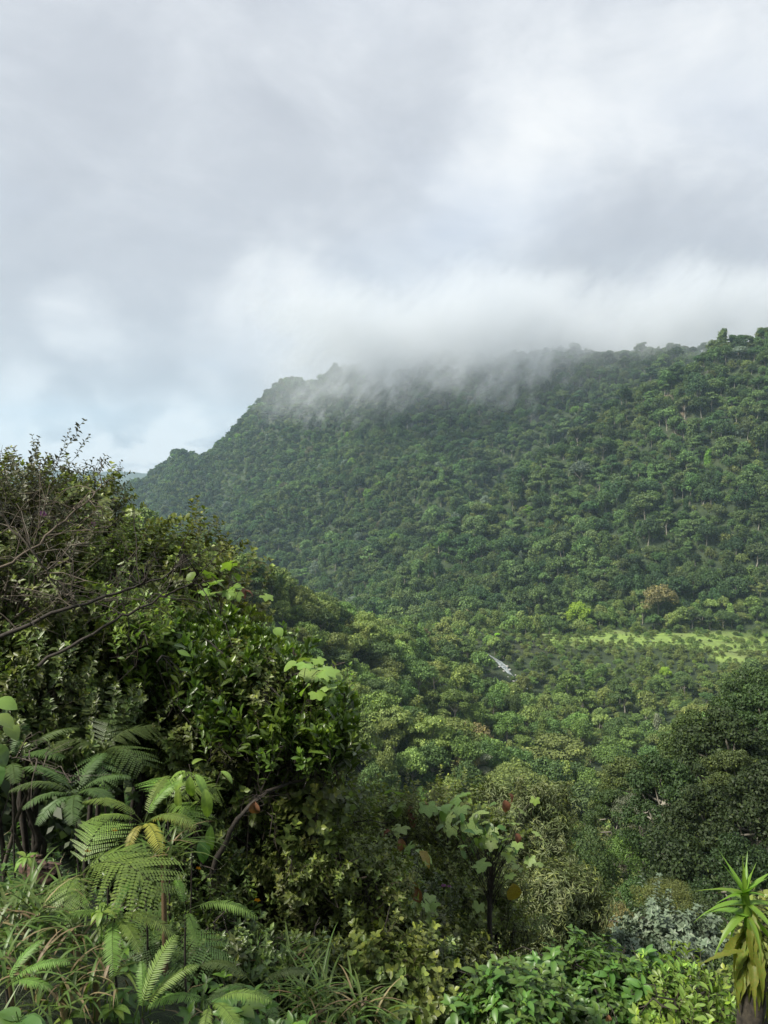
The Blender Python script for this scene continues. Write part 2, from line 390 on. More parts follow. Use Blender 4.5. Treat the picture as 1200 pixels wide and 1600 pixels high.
A = np.zeros((len(Xc) + 3,) * 2); A[:-3, :-3] = kern(Dm) - np.eye(len(Xc)) * .0
A[:-3, -3:] = np.c_[np.ones(len(Xc)), Xc]; A[-3:, :-3] = A[:-3, -3:].T
wt = np.linalg.lstsq(A, np.r_[CPa[:, 2], 0, 0, 0], rcond=None)[0]
def height(x, y):
    x = np.atleast_1d(np.asarray(x, float)); y = np.atleast_1d(np.asarray(y, float))
    out = np.empty(len(x))
    for i in range(0, len(x), 20000):
        xs, ys = x[i:i + 20000], y[i:i + 20000]
        d = np.sqrt((xs[:, None] - Xc[:, 0]) ** 2 + (ys[:, None] - Xc[:, 1]) ** 2)
        out[i:i + 20000] = kern(d) @ wt[:-3] + wt[-3] + wt[-2] * xs + wt[-1] * ys
    # the nearer spur: a crest line with a slope falling away on both sides
    best = np.full(len(x), -1e9)
    for (ax, ay, az_), (bx, by, bz) in zip(SPUR[:-1], SPUR[1:]):
        u_ = np.clip(((x - ax) * (bx - ax) + (y - ay) * (by - ay)) / ((bx - ax) ** 2 + (by - ay) ** 2), 0, 1)
        dd_ = np.hypot(x - ax - u_ * (bx - ax), y - ay - u_ * (by - ay))
        best = np.maximum(best, az_ + u_ * (bz - az_) - 1.0 * np.sqrt(dd_ ** 2 + 30) + 5 + 3 * vnoise(x / 30, y / 30, 77))
    out = np.where(best > out - 8, np.maximum(out, best), out)
    r = np.hypot(x, y)
    k = np.clip((r - 440) / 250, 0, 1)
    # ribs and gullies running down the mountain faces
    q = x * .8 + y * .25; s_ = -x * .25 + y * .8
    rib = (1 - np.abs(vnoise(q / 105, s_ / 300, 3)) * 2.2) * 24 + (1 - np.abs(vnoise(q / 44, s_ / 120, 5)) * 2) * 9
    k = k * np.clip(1 - (best - out + 25) / 30, .25, 1)
    out += k * (rib - 19)
    k2 = np.clip((r - 60) / 120, 0, 1) * (1 - openness(x, y))
    out += k2 * (vnoise(x / 26, y / 26, 9) * 2.6 + vnoise(x / 11, y / 11, 10) * .8)
    out += np.clip(1 - r / 60, 0, 1) * vnoise(x / .9, y / .9, 12) * .08
    return out
def openness(x, y):
    """1 on the pasture and the clearings, 0 under trees"""
    x = np.asarray(x, float); y = np.asarray(y, float)
    n = vnoise(x / 14, y / 14, 21)
    a = np.clip(1.25 - np.abs((y - 398 - .02 * x) / (23 + .08 * np.maximum(x - 90, 0))) - .25 * n, 0, 1) * np.clip((x - 78) / 10, 0, 1)
    a = np.maximum(a, .85 * np.clip(1.1 - np.hypot((x - 172) / 26, (y - 368) / 16) + .35 * n, 0, 1))
    a = np.maximum(a, .9 * np.clip(1.15 - np.hypot((x - 44) / 34, (y - 407) / 7) + .2 * n, 0, 1))
    a = np.maximum(a, .8 * np.clip(1.1 - np.hypot((x - 46) / 9, (y - 318) / 8) + .2 * n, 0, 1))
    a = np.maximum(a, .7 * np.clip(1.1 - np.hypot((x - 72) / 14, (y - 268) / 12) + .3 * n, 0, 1))
    return a
def hz(x, y): return float(height([x], [y])[0])

na, nr = 420, 210
th = np.linspace(-math.pi, math.pi, na + 1)[:-1]
# finer in the direction of view
th = th + .55 * -np.sin(th)
rr = np.concatenate([[0.4], np.geomspace(.8, 5000, nr - 1)])
TT, RRg = np.meshgrid(th, rr)
gx, gy = (RRg * np.sin(TT)).ravel(), (RRg * np.cos(TT)).ravel()
gz = height(gx, gy)
i = np.arange(nr - 1)[:, None] * na; j = np.arange(na)[None]; j2 = (j + 1) % na
GF = np.stack([i + j, i + na + j, i + na + j2, i + j2], -1).reshape(-1, 4)
gg = Geo(); gg.add(np.stack([gx, gy, gz], -1), GF)
me = gg.mesh('terrain', [M['ground']], smooth=True)
at = me.attributes.new('open', 'FLOAT', 'POINT'); at.data.foreach_set('value', openness(gx, gy).astype(np.float32))
sc_p = W(1052, 632, 610)
scar = np.clip(1.3 - np.hypot((gx - sc_p.x) / 5, (gy - sc_p.y) / 30), 0, 1)
at = me.attributes.new('scar', 'FLOAT', 'POINT'); at.data.foreach_set('value', scar.astype(np.float32))
terrain = obj('terrain', me); terrain['kind'] = 'structure'

# stream of white water in the valley
def water_mat():
    m, t = new_mat('white_water')
    g = t.n('ShaderNodeTexCoord').outputs['Object']
    f = t.maprange(t.noise(g, .9, 6, .7), .42, .56)
    c = t.mix(f, (.10, .13, .13), (.36, .39, .4))
    p = t.n('ShaderNodeBsdfPrincipled'); t.l(c, p.inputs['Base Color']); p.inputs['Roughness'].default_value = .3
    bp = t.n('ShaderNodeBump'); bp.inputs['Distance'].default_value = .3; t.l(t.noise(g, 1.8, 5, .6), bp.inputs['Height']); t.l(bp.outputs[0], p.inputs['Normal'])
    o = t.n('ShaderNodeOutputMaterial'); t.l(p.outputs[0], o.inputs[0]); return m
STREAM = [W(700, 1005, 385), W(745, 1018, 372), W(773, 1034, 359), W(792, 1044, 349), W(815, 1056, 338), W(850, 1075, 322), W(880, 1100, 300)]
sp = np.array([(p.x, p.y) for p in STREAM])
tt = np.linspace(0, len(sp) - 1, 60)
sx, sy = np.interp(tt, range(len(sp)), sp[:, 0]), np.interp(tt, range(len(sp)), sp[:, 1])
nx_, ny_ = -np.gradient(sy), np.gradient(sx); nl = np.hypot(nx_, ny_); nx_, ny_ = nx_ / nl, ny_ / nl
g = Geo(); V = []
cols = np.linspace(-1, 1, 5)
wid = .4 + 1.25 * np.exp(-((sy - 353) / 5.5) ** 2)
for a in range(60):
    for c in cols:
        x, y = sx[a] + nx_[a] * wid[a] * c, sy[a] + ny_[a] * wid[a] * c
        V.append((x, y, hz(x, y) + .25 + .12 * rng.uniform()))
i = np.arange(59)[:, None] * 5; j = np.arange(4)[None]
g.add(V, np.stack([i + j, i + j + 1, i + j + 6, i + j + 5], -1).reshape(-1, 4))
o = obj('stream', g.mesh('stream', [water_mat()], True)); o['kind'] = 'structure'
# pale boulders beside the white water
def boulder_mesh(seed):
    q_ = np.random.default_rng(seed); g_ = Geo(); n1_, n2_ = 7, 10; V_ = []
    for a_ in range(n1_):
        for b_ in range(n2_):
            e_ = -math.pi / 2 + math.pi * (a_ + .2) / (n1_ - .6); h_ = b_ / n2_ * 6.283; k_ = 1 + q_.normal(0, .10)
            V_.append((math.cos(e_) * math.cos(h_) * k_, math.cos(e_) * math.sin(h_) * k_ * .8, math.sin(e_) * k_ * .6))
    i_ = np.arange(n1_ - 1)[:, None] * n2_; j_ = np.arange(n2_)[None]; k2 = (j_ + 1) % n2_
    g_.add(V_, np.stack([i_ + j_, i_ + k2, i_ + n2_ + k2, i_ + n2_ + j_], -1).reshape(-1, 4)); return g_.mesh('boulder', [M['boulder']])
M['boulder'] = bark_mat('boulder', (.38, .37, .35), (.20, .20, .19), .6)
BM = [boulder_mesh(k) for k in range(3)]
for k in range(9):
    a_ = 26 + k * 1.5; x_, y_ = np.interp(a_, range(60), sx) + (-1) ** k * rng.uniform(1.6, 2.4), np.interp(a_, range(60), sy) + rng.uniform(-.5, .5)
    b_ = obj('boulder', BM[k % 3], loc=(x_, y_, hz(x_, y_) + .2)); s_ = rng.uniform(.5, 1.0); b_.scale = (s_, s_, s_); b_.rotation_euler[2] = rng.uniform(0, 6)
    b_['label'] = '%s pale boulder beside the white stream, counting from the far end' % ['first', 'second', 'third', 'fourth', 'fifth', 'sixth', 'seventh', 'eighth', 'ninth'][k]; b_['category'] = 'boulder'; b_['group'] = 'boulders along the stream'
def near_stream(x, y):
    d = np.sqrt((np.asarray(x)[:, None] - sx) ** 2 + (np.asarray(y)[:, None] - sy) ** 2)
    return d.min(1)

# ------------------------------------------------------------------ tree crowns
def crown(seed, Rr, H, style, nl, ls, core=True):
    """leaf-sized faces on many clumps through the crown's volume; base of the trunk at the origin, top at H"""
    r = np.random.default_rng(seed)
    if style == 'umbrella': nc = 16; zc = lambda q: H - .14 * H - .24 * H * q * q; flat = .62; cr = (.24, .40)
    elif style == 'round': nc = 20; zc = lambda q: H - .18 * H - .34 * H * q ** 2; flat = .85; cr = (.26, .42)
    elif style == 'big': nc = 46; zc = lambda q: H - .12 * H - .42 * H * q ** 2; flat = .7; cr = (.13, .24)
    elif style == 'column': nc = 18; zc = None; flat = 1.2; cr = (.35, .6)
    elif style == 'layer': nc = 14; zc = None; flat = .28; cr = (.3, .5)
    elif style == 'bush': nc = 16; zc = lambda q: H * .80 - .5 * H * q ** 2; flat = .8; cr = (.25, .45)
    cs, rs = [], []
    for k in range(nc):
        a = k * 2.4 + r.uniform(-.5, .5); q = math.sqrt((k + .4) / nc) * r.uniform(.75, 1.1)
        if style == 'column':
            z = H * (.2 + .7 * k / nc); q2 = .55 * (1 - .5 * k / nc) * r.uniform(.3, 1); c = (Rr * q2 * math.cos(a), Rr * q2 * math.sin(a), z)
        elif style == 'layer':
            z = H * (.5 + .42 * (k % 5) / 4) + r.uniform(-.3, .3); q2 = (1 - .55 * (k % 5) / 4) * r.uniform(.35, .85); c = (Rr * q2 * math.cos(a), Rr * q2 * math.sin(a), z)
        else:
            c = (Rr * q * .72 * math.cos(a), Rr * q * .72 * math.sin(a), zc(q) + r.uniform(-.07, .05) * H)
        cs.append(c); rs.append(Rr * r.uniform(*cr))
    cs = np.array(cs); rs = np.array(rs)
    # secondary knobs on each clump
    sub = 5
    d = norm(r.normal(size=(nc, sub, 3)) + np.array([0, 0, .5]))
    c2 = (cs[:, None] + d * rs[:, None, None] * np.array([.7, .7, .7 * flat])).reshape(-1, 3)
    r2 = (rs[:, None] * r.uniform(.3, .55, (nc, sub))).ravel()
    C = np.vstack([cs, c2]); RR = np.concatenate([rs * .8, r2]); K = r.uniform(-.2, .2, len(C))
    pr = RR ** 2; idx = r.choice(len(C), nl, p=pr / pr.sum())
    dd = norm(r.normal(size=(nl, 3)) + np.array([0, 0, .35]))
    rad = RR[idx] * r.uniform(.72, 1.08, nl)
    P = C[idx] + dd * rad[:, None] * np.array([1, 1, flat])
    nrm = norm(dd * np.array([1, 1, 1 / flat ** .5]) + r.normal(0, .45, (nl, 3)))
    tng = np.cross(nrm, r.normal(size=(nl, 3))) + np.array([0, 0, -.5])
    sz = ls * r.uniform(.6, 1.4, nl)
    Mx = frames(tng, nrm) * sz[:, None, None]
    q = rep(KITE, Mx, P)
    q.S = [np.clip(np.repeat(.5 + K[idx] + r.normal(0, .16, nl), 4), 0, 1)]
    # stem and limbs
    tr = Geo()
    if style != 'bush':
        base = curve((0, 0, -1.5), (r.uniform(-.4, .4), r.uniform(-.4, .4), H * .62), 0, 6, .12, r)
        tube(tr, base, .028 * H, .012 * H, 6)
        for c in cs[::2]: tube(tr, curve(base[3 + r.integers(0, 3)], c, -.3, 4, .1, r), .011 * H, .004 * H, 4)
    else:
        for c in cs[::3]: tube(tr, curve((0, 0, -.6), c, 0, 4, .1, r), .012 * H, .005 * H, 4)
    return q, tr

STY_ = ['umbrella', 'round', 'column', 'layer', 'umbrella', 'round', 'bush', 'umbrella']
# lod 2: far forest prototypes (kept in a collection that is not in the scene, drawn through the forest object)
PC = bpy.data.collections.new('canopy_kinds')
NPROTO = 10
for k in range(NPROTO):
    st = ['umbrella', 'round', 'round', 'column', 'round', 'umbrella', 'round', 'layer', 'bush', 'bush'][k]
    Rr, H = {'umbrella': (6.6, 13), 'round': (5.6, 13), 'column': (3.2, 13), 'layer': (5.5, 13), 'bush': (3.2, 4.5)}[st]
    cr_, tr_ = crown(100 + k, Rr, H, st, 2600 if st != 'bush' else 700, .78 if st != 'bush' else .6)
    V, F, Mi, Sh = tr_.arr(); cr_.add(V, F, 1, Sh)
    po = bpy.data.objects.new('canopy_%02d' % k, cr_.mesh('canopy_%02d' % k, [M['tree_leaf'], M['tree_bark']])); PC.objects.link(po)

# ------------------------------------------------------------------ where the trees stand
def scatter(y0, y1, step, umax, seed):
    r = np.random.default_rng(seed)
    ys = np.arange(y0, y1, step); P = []
    for y in ys:
        xm = umax * y + 25
        xs = np.arange(-xm, xm, step)
        P.append(np.stack([xs + r.uniform(-.48, .48, len(xs)) * step, np.full(len(xs), y) + r.uniform(-.48, .48, len(xs)) * step], -1))
    return np.vstack(P)
TINTS = {'mid green': (.096, .156, .040), 'olive': (.132, .172, .052), 'dark green': (.054, .094, .030), 'deep green': (.070, .122, .036), 'pale green': (.155, .220, .062),
         'silvery': (.20, .235, .155), 'russet': (.16, .142, .062), 'lime': (.21, .34, .04)}
TN = list(TINTS); TP = np.array([.27, .19, .17, .17, .17, .02, .006, .007]); TP /= TP.sum()
far = scatter(452, 1560, 8.6, .62, 1)
hf = height(far[:, 0], far[:, 1])
# drop what lies far down behind the crest
keep = ~((far[:, 1] > 1150) & (hf < -20) & (far[:, 0] > -250))
far, hf = far[keep], hf[keep]
r = np.random.default_rng(5)
nF = len(far)
ti = r.choice(len(TN), nF, p=TP)
tint = np.array([TINTS[k] for k in TN])[ti] * r.uniform(.75, 1.25, (nF, 1))
scl = r.uniform(.55, 1.35, nF) * np.where(r.uniform(size=nF) < .08, 1.25, 1)
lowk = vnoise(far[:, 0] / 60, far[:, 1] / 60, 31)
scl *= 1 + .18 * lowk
tint *= (1 + .22 * lowk)[:, None] * np.array([.68, .78, .92])  # far crowns darkened and cooled, blue of the distant air put into their colour
pk = r.integers(0, 8, nF)
pts = [np.c_[far, hf - .5]]; scs = [scl]; tns = [tint]; pks = [pk]
# understorey in between
un = scatter(440, 1500, 6.5, .62, 2); hu = height(un[:, 0], un[:, 1]); nU = len(un)
pts.append(np.c_[un, hu - .3]); scs.append(r.uniform(.8, 1.7, nU)); pks.append(r.integers(8, 10, nU))
tns.append(np.array([TINTS[k] for k in TN])[r.choice(4, nU)] * r.uniform(.7, 1.3, (nU, 1)))

# the middle distance: spur, gully and valley floor
mid = scatter(30, 452, 7.0, .62, 3)
mx, my = mid[:, 0], mid[:, 1]
hm = height(mx, my); op = openness(mx, my); ds = near_stream(mx, my)
onspur = (mx < -10 + (my - 200) * .28) | (my < 190)
hgt = np.where(onspur, r.uniform(8, 13, len(mid)), np.where(r.uniform(size=len(mid)) < .3, r.uniform(8, 12.5, len(mid)), r.uniform(3.2, 7.5, len(mid))))
hgt = np.where(my > 425, r.uniform(8, 13, len(mid)), hgt)
ok = (op < .45) | ((op < .75) & (r.uniform(size=len(mid)) < .10)) | (r.uniform(size=len(mid)) < .035)
hgt = np.where(op > .4, hgt * .6, hgt)
hgt = np.where((mx > 12) & (my > np.where(mx > 60, 345, 372)) & (my < 398), np.minimum(hgt, 2.8), hgt)
rp = raydir(785, 1040); lat = np.abs(mx - rp.x * my)
ok &= ~((lat < 4 + .0 * my) & (my < 356) & (my > 318)) & ((ds > 4.0) | ((np.abs(my - 352) > 7) & (ds > 1.)))
ok &= ~((my < 95) & (mx > 8) & (mx < 60) & (my > 30))             # room for the big dark trees
ok &= ~((my < 48))
mid, hm, hgt = mid[ok], hm[ok], hgt[ok]; nM = len(mid)
mti = r.choice(len(TN), nM, p=TP)
mpx = np.array([project(x, y, z + h) for x, y, z, h in zip(mid[:, 0], mid[:, 1], hm, hgt)])
inview = (mpx[:, 0] > -40) & (mpx[:, 0] < 1240) & (mpx[:, 1] < 1450)
hidden = (mpx[:, 0] < 330) | ((mpx[:, 0] < 560) & (mpx[:, 1] > 1180 - (560 - mpx[:, 0]) * 1.1 + 40))
size = hgt / mid[:, 1] * np.where(inview & ~hidden, 1, 0)
order = np.argsort(-size)
NIND = 285
ind = order[:NIND]
isind = np.zeros(nM, bool); isind[ind] = True
rest = ~isind
# individual prototypes, two levels of detail
def proto(seed, st, nl, ls):
    Rr, H = {'umbrella': (5.6, 10), 'round': (4.4, 10), 'big': (4.4, 10), 'column': (2.9, 10), 'layer': (4.8, 10), 'bush': (4.2, 6)}[st]
    c_, t_ = crown(seed, Rr, H, st, nl, ls)
    return c_.mesh('crown', [M['tree_leaf']]), t_.mesh('trunk', [M['tree_bark']], True), st
NEARP = [proto(200 + k, s, 13000, .30) for k, s in enumerate(['umbrella', 'big', 'round', 'column', 'layer', 'umbrella', 'big'])]
MIDP = [proto(230 + k, s, 5200, .46) for k, s in enumerate(['umbrella', 'round', 'round', 'column', 'layer', 'umbrella', 'round', 'umbrella'])]
FORM = {'big': 'round-crowned', 'umbrella': 'flat-topped', 'round': 'round-crowned', 'column': 'narrow vine-clad', 'layer': 'tiered', 'bush': 'bushy'}
ORD = ['first', 'second', 'third', 'fourth', 'fifth', 'sixth', 'seventh', 'eighth', 'ninth', 'tenth', 'eleventh', 'twelfth', 'thirteenth', 'fourteenth', 'fifteenth', 'sixteenth', 'seventeenth', 'eighteenth', 'nineteenth', 'twentieth']
def zone(px, py, y):
    if y > 330: return 'by the green pasture'
    if px < 600 and y > 180: return 'on the spur crest'
    if py > 1230: return 'on the near slope'
    if px < 720: return 'around the dark gully'
    if y > 240: return 'on the valley floor'
    if px < 900: return 'between gully and dark trees'
    return 'left of the dark trees'
items = []
for k in ind:
    x, y = mid[k]; near = y < 150
    pr_ = (NEARP if near else MIDP); q = pr_[int(r.integers(0, len(pr_)))]
    tn = TN[mti[k]]; pxx, pyy = mpx[k]
    items.append(dict(x=x, y=y, z=hm[k], h=hgt[k], pr=q, tn=tn, zn=zone(pxx, pyy, y), px=pxx, rz=r.uniform(0, 6.28), fx=r.uniform(.85, 1.15), br=r.uniform(.9, 1.5)))
# hand-placed crowns the photograph singles out
for (px, py, D, h, fx, st, tn) in [(745, 1175, 165, 8.5, 1.1, 4, 'silvery'), (1030, 915, 436, 9, 1, 0, 'russet'), (905, 937, 437, 6.5, .9, 1, 'lime'), (800, 1195, 160, 7, 1.3, 0, 'olive'),
                                (560, 1120, 150, 10, .9, 2, 'pale green'), (600, 1170, 146, 9, .9, 3, 'pale green'), (870, 1150, 215, 5, 1.3, 4, 'olive'), (1040, 1040, 345, 5, 1, 1, 'lime')]:
    p = W(px, py, D); z = hz(p.x, p.y); H = max(h, p.z - z)
    q = (NEARP if D < 170 else MIDP)[st]
    items.append(dict(x=p.x, y=p.y, z=z, h=H, pr=q, tn=tn, zn=zone(px, py, D), px=px, rz=r.uniform(0, 6), fx=fx, br=1.1))
groups = {}
for it in items: groups.setdefault((it['zn'], it['tn'], FORM[it['pr'][2]]), []).append(it)
for (zn, tn, fm), L in groups.items():
    L.sort(key=lambda q: q['px'])
    for n, it in enumerate(L):
        place = '' if len(L) == 1 else (', %s from left' % (ORD[n] if n < 20 else 'farthest'))
        it['label'] = '%s %s tree %s%s' % (tn, fm, zn, place)
for it in items:
    s = it['h'] / 10
    t_ = thing('forest_tree', it['label'], 'tree', (it['x'], it['y'], it['z'] - .2), 'trees standing ' + it['zn'], it['rz'])
    t_.scale = (s * it['fx'], s * it['fx'], s)
    c_ = obj('crown', it['pr'][0], t_); tc_ = TINTS[it['tn']]; c_['tint'] = [v_ * it['br'] for v_ in tc_]
    obj('trunk', it['pr'][1], t_)
# the rest of the middle distance joins the forest
pts.append(np.c_[mid[rest], hm[rest] - .3]); scs.append(hgt[rest] / 13); pks.append(r.integers(0, 8, rest.sum()))
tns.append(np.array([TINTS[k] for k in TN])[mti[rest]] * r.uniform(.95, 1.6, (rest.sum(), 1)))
ub = scatter(60, 445, 4.6, .62, 4); ox = openness(ub[:, 0], ub[:, 1]); dsn = near_stream(ub[:, 0], ub[:, 1])
kb = ((ox < .5) | (r.uniform(size=len(ub)) < .22)) & ((dsn > 3.5) | ((np.abs(ub[:, 1] - 352) > 7) & (dsn > .5))) & ~((np.abs(ub[:, 0] - rp.x * ub[:, 1]) < 3.5) & (ub[:, 1] > 335) & (ub[:, 1] < 357))
ub = ub[kb]; nB = len(ub)
pts.append(np.c_[ub, height(ub[:, 0], ub[:, 1]) - .2]); scs.append(r.uniform(.35, .85, nB)); pks.append(r.integers(8, 10, nB))
tns.append(np.array([TINTS[k] for k in TN])[r.choice([0, 1, 4, 3], nB)] * r.uniform(.8, 1.4, (nB, 1)))

# tussocks and low bushes over the open land
tu = scatter(300, 430, 2.1, .62, 8); ot = openness(tu[:, 0], tu[:, 1]); tu = tu[(ot > .2) & (r.uniform(size=len(tu)) < .16 + .4 * vnoise(tu[:, 0] / 9, tu[:, 1] / 5, 44))]; nT = len(tu)
pts.append(np.c_[tu, height(tu[:, 0], tu[:, 1]) - .25]); scs.append(r.uniform(.10, .34, nT)); pks.append(r.integers(8, 10, nT))
tns.append(np.array([(.13, .19, .045), (.10, .15, .04), (.15, .18, .06)])[r.choice(3, nT)] * r.uniform(.7, 1.3, (nT, 1)))
# brighter scrub where the valley opens below the pasture
for k_ in range(len(pts)):
    q_ = pts[k_]; m_ = np.clip(1.2 - np.hypot((q_[:, 0] - 165) / 75, (q_[:, 1] - 360) / 45), 0, 1) * (q_[:, 1] < 420)
    m_ = np.maximum(m_, np.clip(1.2 - np.hypot((q_[:, 0] - 62) / 22, (q_[:, 1] - 275) / 60), 0, 1))[:, None]
    tns[k_] = tns[k_] * (1 - .5 * m_) + np.array([.14, .185, .055]) * .5 * m_
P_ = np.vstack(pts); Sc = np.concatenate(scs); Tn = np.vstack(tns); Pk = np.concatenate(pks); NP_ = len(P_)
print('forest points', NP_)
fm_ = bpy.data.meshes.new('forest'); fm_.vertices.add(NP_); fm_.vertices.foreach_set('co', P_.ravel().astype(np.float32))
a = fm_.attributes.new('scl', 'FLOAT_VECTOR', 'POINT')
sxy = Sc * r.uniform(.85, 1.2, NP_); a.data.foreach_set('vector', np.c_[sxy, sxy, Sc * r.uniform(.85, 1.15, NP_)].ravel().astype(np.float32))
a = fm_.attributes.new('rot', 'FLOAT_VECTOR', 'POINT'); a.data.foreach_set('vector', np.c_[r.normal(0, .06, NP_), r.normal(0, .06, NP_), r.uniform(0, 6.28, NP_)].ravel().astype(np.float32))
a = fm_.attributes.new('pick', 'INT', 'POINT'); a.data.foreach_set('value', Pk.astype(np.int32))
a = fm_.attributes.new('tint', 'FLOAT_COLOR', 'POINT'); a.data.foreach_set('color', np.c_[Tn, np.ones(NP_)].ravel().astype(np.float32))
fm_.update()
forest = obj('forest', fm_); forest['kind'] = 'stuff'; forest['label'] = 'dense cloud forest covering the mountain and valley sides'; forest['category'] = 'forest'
ng = bpy.data.node_groups.new('forest_nodes', 'GeometryNodeTree')
ng.interface.new_socket('Geometry', in_out='INPUT', socket_type='NodeSocketGeometry'); ng.interface.new_socket('Geometry', in_out='OUTPUT', socket_type='NodeSocketGeometry')
N = ng.nodes.new; Lk = ng.links.new
gi, go = N('NodeGroupInput'), N('NodeGroupOutput')
ip = N('GeometryNodeInstanceOnPoints'); ci = N('GeometryNodeCollectionInfo'); ci.inputs[0].default_value = PC; ci.inputs[1].default_value = True; ci.inputs[2].default_value = True
def na_(nm, dt):
    q = N('GeometryNodeInputNamedAttribute'); q.data_type = dt; q.inputs[0].default_value = nm; return q.outputs[0]
e2r = N('FunctionNodeEulerToRotation')
Lk(gi.outputs[0], ip.inputs['Points']); Lk(ci.outputs[0], ip.inputs['Instance']); ip.inputs['Pick Instance'].default_value = True
Lk(na_('pick', 'INT'), ip.inputs['Instance Index']); Lk(na_('rot', 'FLOAT_VECTOR'), e2r.inputs[0]); Lk(e2r.outputs[0], ip.inputs['Rotation']); Lk(na_('scl', 'FLOAT_VECTOR'), ip.inputs['Scale'])
Lk(ip.outputs[0], go.inputs[0])
md = forest.modifiers.new('forest', 'NODES'); md.node_group = ng
# ------------------------------------------------------------------ foreground plants
def spray(seed, L, n, ll, lw, tmpl, stem=.0022, elev=.6, tip=5, start=.2, mi_stem=0, droop=0., pair=False):
    """a leafy twig growing along +Z: stem with leaves set round it and a whorl at its tip"""
    r_ = np.random.default_rng(seed)
    end = np.array([r_.normal(0, .08) * L, r_.normal(0, .08) * L, L])
    path = curve((0, 0, 0), end, 0, 5, .02 * L, r_)
    g = Geo(); tube(g, path, stem, stem * .5, 3)
    t = np.concatenate([np.linspace(start, .92, n - tip), np.full(tip, 1.)])
    P = np.stack([np.interp(t, np.linspace(0, 1, 5), path[:, c]) for c in range(3)], -1)
    az = np.arange(n) * (math.pi / 2 if pair else 2.4) + r_.uniform(0, .5, n)
    if pair: az = (np.arange(n) // 2) * 1.57 + (np.arange(n) % 2) * math.pi + r_.normal(0, .25, n)
    el = np.where(t > .95, elev + .25, elev) + r_.normal(0, .22, n)
    d = np.stack([np.cos(az) * np.cos(el), np.sin(az) * np.cos(el), np.sin(el) - droop], -1)
    up = np.stack([-np.cos(az) * np.sin(el), -np.sin(az) * np.sin(el), np.cos(el)], -1) + r_.normal(0, .15, (n, 3))
    Mx = frames(d, up) * (ll * r_.uniform(.65, 1.15, n) * (1 - .25 * (t > .97)))[:, None, None]
    q = rep(tmpl, Mx, P); sv_ = np.clip(r_.uniform(.25, .72, n) + .22 * (t > .95), 0, 1)
    q.S = [np.clip(np.repeat(sv_, len(tmpl[0])) + np.tile(tmpl[3] - .5, n), 0, 1)]
    V, F, Mi, Sh = q.arr(); g.add(V, F, Mi, Sh); return g
def align(dirs, spin, s):
    """matrices taking +Z to dirs"""
    z = norm(dirs); x = norm(np.cross(z, np.array([.31, .52, .21]))); y = np.cross(z, x)
    cx, sx_ = np.cos(spin)[:, None], np.sin(spin)[:, None]
    return np.stack([x * cx + y * sx_, -x * sx_ + y * cx, z], -1) * s[:, None, None]
L_OB = leaf_fine(.19, lambda t: max(.02, math.sin(math.pi * min(1, t ** 1.25)) ** .8), 5, .10, .06); L_EL = leaf6(.24, .48, .12, .12); L_RD = leaf6(.36, .5, .08, .15); L_NA = leaf6(.09, .5, .05, .2); L_BR = leaf_fine(.25, OVAL, 5, .12, .3)
TW = {}
def kind(nm, mats, *args, nv=3, **kw):
    gs = [spray(hash_(nm) + k, *args, **kw) for k in range(nv)]
    TW[nm] = dict(g=[q.arr() for q in gs], m=[q.mesh('leafy_twig', [M[x] for x in mats], True) for q in gs], mats=[M[x] for x in mats])
def hash_(s): return sum((i + 3) * ord(c) for i, c in enumerate(s))
kind('glossy', ['dark_bark', 'glossy'], .30, 18, .098, 0, L_OB, stem=.003, elev=.75, tip=7)
kind('small', ['twig_bark', 'small'], .30, 22, .052, 0, L_EL, elev=.35, tip=4, pair=True)
kind('smalldark', ['dark_bark', 'smalldark'], .30, 20, .060, 0, L_EL, elev=.35, tip=4, pair=True)
kind('rounded', ['twig_bark', 'small'], .26, 15, .062, 0, L_RD, elev=.4, tip=3)
kind('purple', ['dark_bark', 'purple'], .34, 22, .042, 0, L_EL, elev=.5, tip=3, pair=True)
kind('narrow', ['twig_bark', 'narrow'], .40, 26, .12, 0, L_NA, elev=-.45, tip=6)
kind('herb', ['twig_bark', 'herb'], .28, 15, .085, 0, L_BR, elev=.25, tip=4, pair=True)
kind('silver', ['twig_bark', 'silver'], .42, 20, .14, 0, L_BR, elev=.2, tip=6)
kind('dry', ['pale_twig', 'purple'], .5, 5, .03, 0, L_EL, elev=.5, tip=1)
kind('limey', ['twig_bark', 'lime'], .34, 12, .085, 0, L_OB, elev=.45, tip=4)

